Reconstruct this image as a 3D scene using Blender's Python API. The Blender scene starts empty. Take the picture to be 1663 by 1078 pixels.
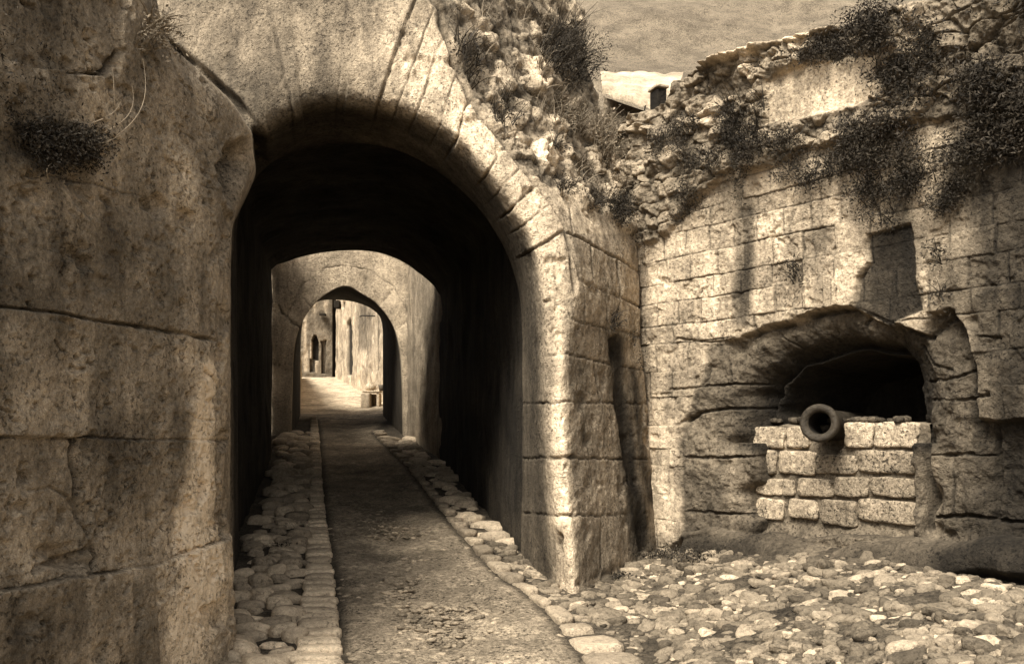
import bpy, bmesh, math, random
import numpy as np
from mathutils import Vector
random.seed(7)
RNG = np.random.default_rng(11)
scene = bpy.context.scene
COL = scene.collection

# ------------------------------------------------------------------ survey of the place
# positions were measured on the photograph (1663 x 1078) with an estimated depth d in metres
FOC, HOR, CX, EYE = 1550.0, 690.0, 831.5, 1.55
def U(px, py, d):
    return np.array([(px - CX) / FOC * d, d, EYE + (HOR - py) / FOC * d])
def proj(P):
    d = P[..., 1]
    return CX + FOC * P[..., 0] / d, HOR - FOC * (P[..., 2] - EYE) / d

# ------------------------------------------------------------------ noise
def _hash(ix, iy, iz, seed):
    h = (ix.astype(np.int64) * 374761393 + iy.astype(np.int64) * 668265263 +
         iz.astype(np.int64) * 2147483647 + seed * 1274126177) & 0xFFFFFFFF
    h = ((h ^ (h >> 13)) * 1274126177) & 0xFFFFFFFF
    h = ((h ^ (h >> 16)) * 2246822519) & 0xFFFFFFFF
    h = h ^ (h >> 15)
    return (h & 0xFFFFFF) / float(0xFFFFFF)
def vnoise(x, y, z, seed=0):
    ix, iy, iz = np.floor(x), np.floor(y), np.floor(z)
    fx, fy, fz = x - ix, y - iy, z - iz
    fx, fy, fz = [f * f * (3 - 2 * f) for f in (fx, fy, fz)]
    r = 0
    for a in (0, 1):
        for b in (0, 1):
            for c in (0, 1):
                w = (fx if a else 1 - fx) * (fy if b else 1 - fy) * (fz if c else 1 - fz)
                r = r + w * _hash(ix + a, iy + b, iz + c, seed)
    return r * 2 - 1
def fbm(P, scale, octv=4, seed=0, st=(1, 1, 1)):
    x, y, z = P[..., 0] * scale * st[0], P[..., 1] * scale * st[1], P[..., 2] * scale * st[2]
    r, a = 0, 1.0
    for o in range(octv):
        r = r + a * vnoise(x + o * 17.3, y - o * 9.1, z + o * 5.7, seed + o)
        x, y, z, a = x * 2.03, y * 2.03, z * 2.03, a * .5
    return r
def worley(P, scale, seed=0, st=(1, 1, 1)):
    x, y, z = P[..., 0] * scale * st[0], P[..., 1] * scale * st[1], P[..., 2] * scale * st[2]
    ix, iy, iz = np.floor(x), np.floor(y), np.floor(z)
    f1 = np.full(x.shape, 9.0); f2 = np.full(x.shape, 9.0); idd = np.zeros(x.shape)
    for a in (-1, 0, 1):
        for b in (-1, 0, 1):
            for c in (-1, 0, 1):
                jx, jy, jz = ix + a, iy + b, iz + c
                dx = jx + .1 + .8 * _hash(jx, jy, jz, seed) - x
                dy = jy + .1 + .8 * _hash(jx, jy, jz, seed + 1) - y
                dz = jz + .1 + .8 * _hash(jx, jy, jz, seed + 2) - z
                dd = np.sqrt(dx * dx + dy * dy + dz * dz)
                near = dd < f1
                f2 = np.where(near, f1, np.minimum(f2, dd))
                idd = np.where(near, _hash(jx, jy, jz, seed + 3), idd)
                f1 = np.where(near, dd, f1)
    return f1, f2, idd
def sst(a, b, x):
    t = np.clip((x - a) / (b - a), 0, 1)
    return t * t * (3 - 2 * t)
def pdist(px, py, poly):
    """distance in photo pixels from each point to a polyline"""
    best = np.full(px.shape, 1e9)
    for (x0, y0), (x1, y1) in zip(poly[:-1], poly[1:]):
        vx, vy = x1 - x0, y1 - y0
        t = np.clip(((px - x0) * vx + (py - y0) * vy) / (vx * vx + vy * vy + 1e-9), 0, 1)
        best = np.minimum(best, np.hypot(px - x0 - t * vx, py - y0 - t * vy))
    return best
def inside(px, py, poly):
    c = np.zeros(px.shape, bool)
    n = len(poly)
    for i in range(n):
        x0, y0 = poly[i]; x1, y1 = poly[(i + 1) % n]
        if y0 == y1: continue
        cond = ((y0 > py) != (y1 > py)) & (px < (x1 - x0) * (py - y0) / (y1 - y0) + x0)
        c ^= cond
    return c
def sdf(px, py, poly):
    """signed: positive inside"""
    d = pdist(px, py, list(poly) + [poly[0]])
    return np.where(inside(px, py, poly), d, -d)

# ------------------------------------------------------------------ mesh helpers
def grid_normals(P):
    du = np.gradient(P, axis=0); dv = np.gradient(P, axis=1)
    n = np.cross(du, dv)
    return n / (np.linalg.norm(n, axis=-1, keepdims=True) + 1e-12)
def make_mesh(name, V, faces, mat, parent=None, tone=None, smooth=True):
    me = bpy.data.meshes.new(name)
    V = np.asarray(V, dtype=np.float32).reshape(-1, 3)
    F = np.asarray(faces, dtype=np.int32)
    k = F.shape[1]
    me.vertices.add(len(V)); me.vertices.foreach_set('co', V.ravel())
    me.loops.add(F.size); me.loops.foreach_set('vertex_index', F.ravel())
    me.polygons.add(len(F))
    me.polygons.foreach_set('loop_start', np.arange(0, F.size, k, dtype=np.int32))
    me.polygons.foreach_set('use_smooth', np.full(len(F), smooth))
    me.update(calc_edges=True); me.validate()
    at = me.attributes.new('tone', 'FLOAT', 'POINT')
    at.data.foreach_set('value', np.ones(len(V), np.float32) if tone is None else np.asarray(tone, np.float32).ravel())
    me.materials.append(mat)
    o = bpy.data.objects.new(name, me); COL.objects.link(o)
    if parent: o.parent = parent
    return o
def grid_faces(nu, nv, keep=None):
    i = np.arange(nu * nv).reshape(nu, nv)
    f = np.stack([i[:-1, :-1], i[1:, :-1], i[1:, 1:], i[:-1, 1:]], -1).reshape(-1, 4)
    if keep is not None: f = f[keep[:-1, :-1].reshape(-1)]
    return f
def grid_obj(name, P, mat, parent=None, tone=None, keep=None):
    return make_mesh(name, P, grid_faces(P.shape[0], P.shape[1], keep), mat, parent, tone)
def empty(name, loc=(0, 0, 0)):
    o = bpy.data.objects.new(name, None); COL.objects.link(o); o.empty_display_size = .2
    return o
def tag(o, label=None, cat=None, group=None, kind=None):
    if label: o['label'] = label
    if cat: o['category'] = cat
    if group: o['group'] = group
    if kind: o['kind'] = kind
    return o
class MB:
    """collects boxes, tubes and lathes into one mesh"""
    def __init__(s): s.bm = bmesh.new()
    def box(s, c, size, ax=None, bevel=0):
        X, Y, Z = ax if ax is not None else (Vector((1, 0, 0)), Vector((0, 1, 0)), Vector((0, 0, 1)))
        c = Vector(c); vs = []
        for sx in (-1, 1):
            for sy in (-1, 1):
                for sz in (-1, 1):
                    vs.append(s.bm.verts.new(c + X * (sx * size[0] / 2) + Y * (sy * size[1] / 2) + Z * (sz * size[2] / 2)))
        fs = [s.bm.faces.new([vs[i] for i in q]) for q in ((0, 1, 3, 2), (4, 6, 7, 5), (0, 4, 5, 1), (2, 3, 7, 6), (0, 2, 6, 4), (1, 5, 7, 3))]
        if bevel:
            es = list({e for f in fs for e in f.edges})
            bmesh.ops.bevel(s.bm, geom=es, offset=bevel, segments=2, affect='EDGES', profile=.5)
    def lathe(s, o, axis, prof, n=48):
        a = Vector(axis).normalized(); t = a.orthogonal().normalized(); b = a.cross(t); o = Vector(o)
        rings = []
        for (h, r) in prof:
            rings.append([s.bm.verts.new(o + a * h + (t * math.cos(2 * math.pi * k / n) + b * math.sin(2 * math.pi * k / n)) * r) for k in range(n)])
        for r0, r1 in zip(rings[:-1], rings[1:]):
            for k in range(n):
                f = s.bm.faces.new([r0[k], r0[(k + 1) % n], r1[(k + 1) % n], r1[k]]); f.smooth = True
    def tube(s, pts, r, n=6):
        pts = [Vector(p) for p in pts]; rings = []
        for i, p in enumerate(pts):
            a = (pts[min(i + 1, len(pts) - 1)] - pts[max(i - 1, 0)]).normalized()
            t = a.orthogonal().normalized(); b = a.cross(t)
            rr = r if not hasattr(r, '__len__') else r[i]
            rings.append([s.bm.verts.new(p + (t * math.cos(2 * math.pi * k / n) + b * math.sin(2 * math.pi * k / n)) * rr) for k in range(n)])
        for r0, r1 in zip(rings[:-1], rings[1:]):
            for k in range(n):
                f = s.bm.faces.new([r0[k], r0[(k + 1) % n], r1[(k + 1) % n], r1[k]]); f.smooth = True
    def build(s, name, mat, parent=None):
        bmesh.ops.recalc_face_normals(s.bm, faces=s.bm.faces[:])
        me = bpy.data.meshes.new(name); s.bm.to_mesh(me); s.bm.free()
        at = me.attributes.new('tone', 'FLOAT', 'POINT')
        at.data.foreach_set('value', np.ones(len(me.vertices), np.float32))
        me.materials.append(mat)
        o = bpy.data.objects.new(name, me); COL.objects.link(o)
        if parent: o.parent = parent
        return o

# ------------------------------------------------------------------ materials
SEPIA = (1.0, .79, .54)
def stone_mat(name, base, mott=.45, streak=.35, speck=.6, bump=.8, sc=1.0, rough=.92, tint=SEPIA):
    m = bpy.data.materials.new(name); m.use_nodes = True
    nt = m.node_tree; N = nt.nodes; L = nt.links; N.clear()
    out = N.new('ShaderNodeOutputMaterial'); b = N.new('ShaderNodeBsdfPrincipled')
    b.inputs['Roughness'].default_value = rough; b.inputs['Specular IOR Level'].default_value = .15
    L.new(b.outputs[0], out.inputs[0])
    geo = N.new('ShaderNodeNewGeometry'); att = N.new('ShaderNodeAttribute'); att.attribute_name = 'tone'
    def noise(scale, detail, vec=None, rgh=.6):
        n = N.new('ShaderNodeTexNoise'); n.inputs['Scale'].default_value = scale; n.inputs['Detail'].default_value = detail
        n.inputs['Roughness'].default_value = rgh
        L.new(vec if vec is not None else geo.outputs['Position'], n.inputs['Vector']); return n.outputs['Fac']
    def rng(v, a, bb, lo, hi):
        r = N.new('ShaderNodeMapRange'); r.inputs['From Min'].default_value = a; r.inputs['From Max'].default_value = bb
        r.inputs['To Min'].default_value = lo; r.inputs['To Max'].default_value = hi; L.new(v, r.inputs['Value']); return r.outputs[0]
    def mul(a, c):
        k = N.new('ShaderNodeMath'); k.operation = 'MULTIPLY'; L.new(a, k.inputs[0])
        if isinstance(c, float): k.inputs[1].default_value = c
        else: L.new(c, k.inputs[1])
        return k.outputs[0]
    mp = N.new('ShaderNodeMapping'); mp.inputs['Scale'].default_value = (3.2, 3.2, .35); L.new(geo.outputs['Position'], mp.inputs['Vector'])
    v = att.outputs['Fac']
    v = mul(v, rng(noise(1.7 * sc, 6), .3, .7, 1 - mott, 1 + mott))
    v = mul(v, rng(noise(2.2 * sc, 5, mp.outputs[0]), .3, .7, 1 - streak, 1 + streak))
    v = mul(v, rng(noise(26 * sc, 4, None, .7), .3, .7, 1 - speck * .55, 1 + speck * .55))
    v = mul(v, rng(noise(120 * sc, 2, None, .7), .3, .7, 1 - speck * .45, 1 + speck * .45))
    pit = noise(38 * sc, 3, None, .65)
    ms = N.new('ShaderNodeMath'); ms.operation = 'ADD'; L.new(pit, ms.inputs[0]); L.new(rng(noise(2.6 * sc, 3), .35, .65, -.10, .05), ms.inputs[1])
    v = mul(v, rng(ms.outputs[0], .56, .66, 1.0, 1 - speck * .85))     # small dark pits and lichen
    v = mul(v, rng(noise(9 * sc, 5, None, .75), .54, .72, 1.0, 1 - speck * .7))
    v = mul(v, rng(noise(7 * sc, 6, None, .75), .28, .42, 1 + speck * .45, 1.0))     # lichen blotches
    cl = N.new('ShaderNodeClamp'); cl.inputs['Max'].default_value = 2.2; L.new(v, cl.inputs['Value']); v = cl.outputs[0]
    col = N.new('ShaderNodeMix'); col.data_type = 'RGBA'; col.blend_type = 'MULTIPLY'; col.inputs[0].default_value = 1
    comb = N.new('ShaderNodeCombineColor')
    for i in range(3): L.new(mul(v, base * tint[i]), comb.inputs[i])
    L.new(comb.outputs[0], b.inputs['Base Color'])
    bp = N.new('ShaderNodeBump'); bp.inputs['Strength'].default_value = bump; bp.inputs['Distance'].default_value = .03
    ad = N.new('ShaderNodeMath'); ad.operation = 'ADD'
    L.new(noise(14 * sc, 8, None, .65), ad.inputs[0]); L.new(mul(noise(70 * sc, 4), .5), ad.inputs[1])
    sb = N.new('ShaderNodeMath'); sb.operation = 'SUBTRACT'; L.new(ad.outputs[0], sb.inputs[0]); L.new(rng(pit, .54, .68, 0, .5), sb.inputs[1])
    L.new(sb.outputs[0], bp.inputs['Height']); L.new(bp.outputs[0], b.inputs['Normal'])
    return m
M = {}
M['wall'] = stone_mat('weathered_limestone', .36)
M['wall_dark'] = stone_mat('grimy_limestone', .26, .5, .5)
M['tunnel'] = stone_mat('shade_dark_stone', .028, .5, .4)  # near-black base colour paints in the shade of the passage
M['gate'] = stone_mat('dressed_limestone', .40, .32, .35)
M['inner'] = stone_mat('pale_limestone', .40, .3, .25)
M['street'] = stone_mat('house_plaster', .44, .3, .35)
M['rubble'] = stone_mat('rubble_stone', .30, .5, .2, .7)
M['block'] = stone_mat('fresh_cut_stone', .32, .3, .1, .9, .9)
M['mortar'] = stone_mat('old_mortar', .15, .4, .2, .6)
M['cobble'] = stone_mat('cobble_stone', .42, .3, .05, .5, .6)
M['earth'] = stone_mat('packed_earth', .32, .35, .0, .9, .9)
M['backdrop'] = stone_mat('sky_backdrop_tone', .15, .3, .05, 1.0)
M['iron'] = stone_mat('rusted_iron', .045, .5, .3, .5, .5, 1.0, .6)
M['wood'] = stone_mat('weathered_wood', .20, .3, .6)
M['void'] = stone_mat('dark_opening', .02, .2, .2)
M['leaf'] = stone_mat('dark_foliage', .030, .5, .0, .4, 0, 1.0, .7)
M['leafdry'] = stone_mat('dry_foliage', .15, .5, .0, .4, 0, 1.0, .8)
M['straw'] = stone_mat('dry_straw', .26, .3, .0, .3, 0)
M['roof'] = stone_mat('bleached_roof_tile', .50, .3, .1, .5)

# ------------------------------------------------------------------ the ground
def zg(X, d):
    z = np.where(d > 7, .1 * (d - 7), .05 * (d - 7))
    z = z + .48 * sst(.9, 3.3, X - .1 * (d - 8)) * (1 - sst(10.5, 13, d))
    return z
LK_OUT = [(470, 1120, 0), (482, 1037, 0), (497, 900, 0), (503, 800, 0), (503, 740, 0), (504, 690, 0), (503, 662, 0)]
LK_IN = [(568, 1120, 0), (553, 1035, 0), (542, 920, 0), (528, 830, 0), (523, 770, 0), (519, 710, 0), (513, 665, 0)]
RK_IN = [(972, 1090, 0), (884, 983, 0), (797, 919, 0), (728, 842, 0), (664, 759, 0), (605, 700, 0)]
RK_OUT = [(1085, 1100, 0), (998, 1036, 0), (888, 974, 0), (824, 915, 0), (751, 842, 0), (676, 759, 0), (623, 700, 0)]
def gpt(px, py):
    """the ground point seen at a pixel, by bisection on depth"""
    lo, hi = 3.0, 70.0
    k = (px - CX) / FOC
    for _ in range(50):
        m_ = .5 * (lo + hi)
        if EYE + (HOR - py) / FOC * m_ > float(zg(np.array(k * m_), np.array(m_))): lo = m_
        else: hi = m_
    return np.array([k * lo, lo, float(zg(np.array(k * lo), np.array(lo)))])
LKo = np.array([gpt(a, b) for a, b, _ in LK_OUT]); LKi = np.array([gpt(a, b) for a, b, _ in LK_IN])
RKo = np.array([gpt(a, b) for a, b, _ in RK_OUT]); RKi = np.array([gpt(a, b) for a, b, _ in RK_IN])
def lineX(line, d):
    o = np.argsort(line[:, 1]); return np.interp(d, line[o, 1], line[o, 0])

nd, nk = 560, 480
dd = 2.2 * (75 / 2.2) ** np.linspace(0, 1, nd)
kk = np.linspace(-.72, .72, nk)
D, K = np.meshgrid(dd, kk, indexing='ij')
G = np.stack([K * D, D, zg(K * D, D)], -1)
road = sst(0, .12, G[..., 0] - lineX(LKi, D)) * sst(0, .12, lineX(RKi, D) - G[..., 0])
gn = fbm(G, 1.2, 5, 3)
G[..., 2] += gn * .018 + fbm(G, 9, 3, 5) * .008 * (D < 16)
f1, f2, idd = worley(G, 9, 31, (1, 1, .01))
G[..., 2] += np.clip(.45 - f1, 0, 1) * .02 * (D < 14) * (idd > .4)
G[..., 2] -= .05 * road * (1 - sst(24, 28, D)) + .034 * (1 - road) * (D < 24)
G[..., 2] += .05 * road * sst(.0, .7, np.abs((G[..., 0] - .5 * (lineX(LKi, D) + lineX(RKi, D))))) * .6
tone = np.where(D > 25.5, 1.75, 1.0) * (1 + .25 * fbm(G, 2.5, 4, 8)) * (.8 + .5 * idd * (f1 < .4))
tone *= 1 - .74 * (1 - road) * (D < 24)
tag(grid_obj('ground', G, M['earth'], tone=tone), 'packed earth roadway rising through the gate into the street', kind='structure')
big = np.array([[-150, -120, -.9], [150, -120, -.9], [150, 1.9, -.9], [-150, 1.9, -.9]])
tag(make_mesh('terrain', big, [[0, 1, 2, 3]], M['earth']), 'bare ground falling away behind the gate', kind='structure')

# ------------------------------------------------------------------ rounded stones
def ico(sub):
    bm = bmesh.new(); bmesh.ops.create_icosphere(bm, subdivisions=sub, radius=1)
    V = np.array([v.co[:] for v in bm.verts]); Fc = np.array([[v.index for v in f.verts] for f in bm.faces]); bm.free()
    return V, Fc
ICO = {s: ico(s) for s in (1, 2, 3, 4)}
def superell(V, p):
    n = (np.abs(V) ** p).sum(1, keepdims=True) ** (1 / p)
    return V / n
def stones(items, sub, p=3.0, rough=.12):
    """items: (centre, half sizes, axis angle, tone, tilt)"""
    V0, F0 = ICO[sub]
    Vs, Fs, Ts = [], [], []
    S0 = superell(V0, p)
    for i, (c, h, a, t, tilt) in enumerate(items):
        off = RNG.uniform(0, 50, 3)
        q = S0 * (1 + rough * fbm(V0 * 1.1 + off, 1.0, 3, 9)[:, None])
        q = q * np.array(h)
        if tilt:
            q[:, 2] += q[:, 0] * RNG.uniform(-tilt, tilt) + q[:, 1] * RNG.uniform(-tilt, tilt)
        ca, sa = math.cos(a), math.sin(a)
        x = q[:, 0] * ca - q[:, 1] * sa; y = q[:, 0] * sa + q[:, 1] * ca
        Vs.append(np.stack([x, y, q[:, 2]], -1) + np.array(c)); Fs.append(F0 + i * len(V0)); Ts.append(np.full(len(V0), t))
    return np.concatenate(Vs), np.concatenate(Fs), np.concatenate(Ts)
def stone_obj(name, items, sub, mat, parent=None, p=3.0, rough=.12):
    V, Fc, T = stones(items, sub, p, rough)
    return make_mesh(name, V, Fc, mat, parent, T)
def scatter(xr, dr, step, ok, size, flat=.5, sink=.3, ang=None, tv=(.65, 1.35), elong=(1.0, 1.7)):
    out = []; d = dr[0]; row = 0
    while d < dr[1]:
        st = step(d) if callable(step) else step
        x = xr[0] + (row % 2) * st * .55
        while x < xr[1]:
            X = x + RNG.uniform(-.3, .3) * st; Y = d + RNG.uniform(-.3, .3) * st * .8
            if ok(X, Y):
                s = size(Y) if callable(size) else size
                s = s * RNG.uniform(.65, 1.25); e = RNG.uniform(*elong)
                z = float(zg(np.array(X), np.array(Y)))
                a = RNG.uniform(-.7, .7) if ang is None else ang + RNG.uniform(-.35, .35)
                hz = s * flat * RNG.uniform(.8, 1.3)
                out.append(((X, Y, z - .045 + hz * (1 - 2 * sink) * .6 - .01), (s * e * .62, s * .62, hz), a, RNG.uniform(*tv), .15))
            x += st * 1.15
        d += st * .82; row += 1
    return out
def lw_x(d): return np.interp(d, [4, 7.9, 8.2, 9.5, 17, 21], [-3.1, -2.36, -2.45, -2.66, -4.2, -5.1])
def rw_x(d): return np.interp(d, [6, 8.0, 8.1, 9.5, 16.5, 20.5], [.45, .5, .5, .1, -1.25, -2.3])
def ok_left(X, Y): return lw_x(Y) + .05 < X < lineX(LKo, Y) + .02
it = scatter((-5.5, 0), (4.5, 12), .205, ok_left, .135, .5)
it2 = scatter((-5.5, -1), (12, 21), .3, ok_left, .19, .45)
tag(stone_obj('cobble_paving', it, 3, M['cobble'], p=3.2, rough=.18), 'rounded cobbles laid between the left kerb and the wall', kind='stuff')
tag(stone_obj('cobble_paving', it2, 2, M['cobble'], p=2.7), 'cobbles of the left footway inside the dark passage', kind='stuff')
def cw_d(X): return 9.96 - 1.468 * (X - 1.404)
def ok_right(X, Y):
    if X < lineX(RKo, Y) + .05: return False
    if Y > 8.05 and X < .515 + (Y - 8.1) * .44 and X > .515 - (Y - 8.1) * .29: return False
    if Y > 8.05 and X < .515 + (Y - 8.1) * .44: return X < rw_x(Y)
    return Y < cw_d(X) - .18
it3 = []
for st_, sz_, top_ in ((.115, .086, .042), (.058, .040, .022)):
    for s_ in scatter((-2, 4.2), (4.4, 10.2), st_, ok_right, sz_, .5, elong=(1.0, 2.0), tv=(.55, 1.5)):
        x_, y_, z_ = s_[0]
        z0_ = float(zg(np.array(x_), np.array(y_))) - .034
        nz = float(vnoise(np.array(x_ * 1.3), np.array(y_ * 1.7), np.array(.3), 4)); n2_ = float(vnoise(np.array(x_ * 4.1), np.array(y_ * 4.1), np.array(5.3), 6))
        if nz < -.2 and RNG.random() < .5 or n2_ > .5 or RNG.random() < .12: continue
        hz_ = s_[1][2] * 1.1; tp_ = top_ * RNG.uniform(.1, 1.35)
        it3.append(((x_, y_, z0_ + tp_ - hz_), (s_[1][0], s_[1][1], hz_), s_[2], RNG.uniform(.16, .58) + (.5 if RNG.random() < .15 else 0), .3))
tag(stone_obj('cobble_paving', it3, 3, M['cobble'], p=3.0, rough=.26), 'worn cobbles spreading from the gate pier to the cannon wall', kind='stuff')
it4 = scatter((-3, 0), (10.2, 20), .26, lambda X, Y: lineX(RKo, Y) + .03 < X < rw_x(Y), .17, .4)
tag(stone_obj('cobble_paving', it4, 2, M['cobble'], p=2.8), 'cobbles of the narrow right footway inside the dark passage', kind='stuff')
# loose gravel on the roadway
gr = []
for _ in range(5200):
    Y = 5.5 + 6.5 * RNG.random() ** 1.5; xl, xr_ = float(lineX(LKi, Y)), float(lineX(RKi, Y))
    X = RNG.uniform(xl + .03, xr_ - .03); s = .007 + .03 * RNG.random() ** 5
    if vnoise(np.array(X * 1.7), np.array(Y * 1.2), np.array(7.7), 2) < -.15: continue
    gr.append(((X, Y, float(zg(np.array(X), np.array(Y))) - .045 + s * .25), (s * RNG.uniform(1, 2.2), s, s * .5), RNG.uniform(-1.2, 1.2), RNG.uniform(.35, 1.0), .2))
tag(stone_obj('gravel', gr, 1, M['cobble'], p=2.6), 'loose gravel and stone chips scattered on the earth roadway', kind='stuff')

def kerb_stones(li, lo, d0, d1, ln, tv=(.8, 1.3)):
    out = []; d = d0
    while d < d1:
        l = ln * RNG.uniform(.75, 1.3) * (1 + .04 * (d - 7)); m_ = d + l / 2
        a, b = float(lineX(li, m_)), float(lineX(lo, m_)); w = abs(b - a)
        sl = (float(lineX(li, m_ + .3)) - float(lineX(li, m_ - .3))) / .6
        X = (a + b) / 2; z = float(zg(np.array(X), np.array(m_)))
        yaw = math.atan2(-sl, 1)
        out.append(((X, m_, z - .046 + RNG.uniform(-.008, .006)), (w * .5 * RNG.uniform(.9, 1.06), l * .49 * math.hypot(1, sl), .06), yaw + RNG.uniform(-.05, .05), RNG.uniform(*tv), .06))
        d += l
    return out
tag(stone_obj('kerb', kerb_stones(LKi, LKo, 5.9, 25, .17, (.95, 1.6)), 3, M['cobble'], p=6.5, rough=.07), 'kerb of flat slabs along the left side of the road', kind='structure')
tag(stone_obj('kerb', kerb_stones(RKi, RKo, 5.9, 21, .36, (.55, .95)), 3, M['cobble'], p=6.5, rough=.07), 'kerb of long stones curving along the right side of the road', kind='structure')

# ------------------------------------------------------------------ wall building kit
SURF = {}
def grooves(px, py, P, lines, seed=0):
    """depth (m) of joints and cracks: (polyline, width px, depth m)"""
    n1 = fbm(P, 4, 2, 40 + seed) * 1.7; n2 = fbm(P, 24, 2, 44 + seed) * 1.5
    wn = .65 + .55 * fbm(P, 4, 2, 48 + seed)
    g = np.zeros(px.shape); dk = np.zeros(px.shape)
    for ln, w, dep in lines:
        xs = [a for a, _ in ln]; ys = [b for _, b in ln]
        box = (px > min(xs) - 30) & (px < max(xs) + 30) & (py > min(ys) - 30) & (py < max(ys) + 30)
        if not box.any(): continue
        q = pdist(px[box] + n1[box] * .7 + n2[box] * .5, py[box] + n1[box] + n2[box], ln)
        e = np.exp(-(q / (w * .85)) ** 3) * np.clip(wn[box], .15, 1.3)
        g[box] = np.maximum(g[box], e * dep); dk[box] = np.maximum(dk[box], e)
    return g, dk
def blobs(px, py, items):
    r = np.zeros(px.shape)
    for x, y, rx, ry, a in items:
        r = r + a * np.exp(-(((px - x) / rx) ** 2 + ((py - y) / ry) ** 2))
    return r
def stain(px, py, P, ln, w0, w1, amt, seed):
    """a streak along a polyline, ragged at its edges; returns a multiplier"""
    ys = [b for _, b in ln]
    t = np.clip((py - min(ys)) / (max(ys) - min(ys) + 1e-6), 0, 1)
    w = w0 + (w1 - w0) * t
    q = pdist(px + fbm(P, 6, 3, seed, (1, 1, .3)) * w * .5, py, ln)
    return 1 + amt * np.exp(-(q / w) ** 2)
def keep_surface(name, P, sign):
    n = grid_normals(P) * sign
    px, py = proj(P)
    SURF[name] = (P.reshape(-1, 3), n.reshape(-1, 3), px.ravel(), py.ravel())

# ------------------------------------------------------------------ left rampart (flared jamb of the gate)
OUT_L = [(-80, 236), (-20, 250), (40, 262), (74, 276), (103, 310), (165, 378), (218, 412), (255, 421), (275, 420), (310, 400), (353, 380), (400, 375), (1160, 373)]
nv, nu = 760, 400
ys = np.linspace(1160, -80, nv)
so = np.interp(ys, [a for a, _ in OUT_L], [b for _, b in OUT_L])
so = np.convolve(np.pad(so, 8, 'edge'), np.ones(17) / 17, 'valid')
uu = np.linspace(0, 1, nu)
PX = -90 + (so[None, :] + 90) * uu[:, None]; PY = np.repeat(ys[None, :], nu, 0)
kx = (PX - CX) / FOC
DP = -4.122 / (kx - .232) * .84
e = np.clip(1 - (so[None, :] - PX) / 55.0, 0, 1)
DP = DP + .30 * (1 - np.sqrt(np.clip(1 - e ** 2, 0, 1)))
LW = np.stack([kx * DP, DP, EYE + (HOR - PY) / FOC * DP], -1)
back = LW[-1:, :, :] + np.array([[-.09, .25, 0]]) * np.array([1., 2.5, 5, 9])[:, None, None] * np.array([1, 1, 1])
back[..., 0] -= np.linspace(0, .25, 4)[:, None] ** 2
lines = [([(-90, 484), (50, 503), (125, 512), (150, 519), (210, 526), (275, 538), (350, 552)], 3.2, .05),
         ([(-90, 702), (50, 709), (120, 712), (150, 708), (158, 711), (240, 713), (372, 716)], 2.2, .03),
         ([(-90, 975), (50, 948), (100, 935), (160, 930), (240, 918), (300, 893), (340, 880), (372, 866)], 2.6, .035),
         ([(153, 522), (156, 600), (158, 705)], 2.0, .015),
         ([(124, 714), (119, 740), (125, 775), (124, 810), (131, 850), (139, 868)], 4.0, .07),
         ([(50, 797), (85, 790), (112, 806), (124, 822)], 3.0, .03),
         ([(45, 928), (70, 915), (100, 915), (140, 890)], 5.0, .06),
         ([(140, 930), (150, 905), (142, 880)], 3.0, .03),
         ([(195, 83), (184, 103), (168, 121), (110, 116)], 4.0, .07),
         ([(75, 285), (130, 292), (180, 310), (240, 318)], 1.6, .012),
         ([(85, 552), (95, 568), (102, 570)], 2.2, .03), ([(95, 568), (91, 580)], 2.0, .03),
         ([(298, 668), (318, 680), (345, 683)], 2.0, .02), ([(330, 600), (345, 618)], 1.8, .02),
         ([(300, 215), (320, 228)], 2.0, .02), ([(325, 300), (355, 312)], 1.6, .015),
         ([(348, 640), (350, 760), (346, 860)], 1.4, .01),
         ([(100, 380), (110, 420), (104, 450)], 3.0, .03)]
g, dk = grooves(PX, PY, LW, lines, 1)
h = fbm(LW, 1.1, 4, 60) * .03 + fbm(LW, 6, 4, 61) * .010 + fbm(LW, 26, 3, 62) * .0045 - .02 * sst(.35, .8, fbm(LW, 9, 3, 65)) - g
h -= blobs(PX, PY, [(112, 912, 26, 11, .12), (85, 895, 25, 10, .06), (70, 232, 70, 22, .05), (383, 235, 16, 34, .06), (395, 285, 18, 30, .05)])
h -= .26 * sst(-4, 26, sdf(PX, PY, [(412, 212), (440, 240), (440, 290), (405, 312), (384, 350), (368, 318), (352, 268), (378, 244), (398, 222)]))
h -= .05 * (sdf(PX + fbm(LW, 4, 2, 64) * 6, PY, [(-100, -90), (215, -90), (195, 83), (168, 118), (60, 110), (-100, 60)]) > 0)
h += .03 * sst(860, 930, PY - (PX - 200) * -.2)
_j = lambda pl: np.interp(PX + 0, [a for a, _ in pl], [b for _, b in pl])
c0, c1, c2 = [PY + 2 * fbm(LW, 6, 2, 66) - _j(l_) for l_ in (lines[0][0], lines[1][0], lines[2][0])]
h += .022 * sst(-2, 2, c0) * (1 - sst(-2, 2, c1)) * sst(-2, 2, 155 - PX) - .015 * sst(-2, 2, c1) * (1 - sst(-2, 2, c2)) * sst(-2, 2, 126 - PX) + .012 * sst(-2, 2, c1) * sst(-2, 2, PX - 126) + .02 * sst(-2, 2, c2)
h -= .05 * sst(.5, .9, fbm(LW, 3.5, 4, 67)) + .03 * sst(.55, .9, fbm(LW, 14, 3, 68))
h *= sst(0, .02, 1 - uu)[:, None] * .85 + .15
nrm = grid_normals(LW)
s_ = -1.0 if nrm[nu // 2, nv // 2, 0] < 0 else 1.0
LW = LW + nrm * s_ * h[..., None]
tone = .80 * np.ones(PX.shape)
tone *= 1 - .5 * np.clip(dk, 0, 1)
tone *= stain(PX, PY, LW, [(338, 600), (331, 690), (322, 800), (312, 900), (300, 1060)], 12, 46, 3.0, 70)
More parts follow.
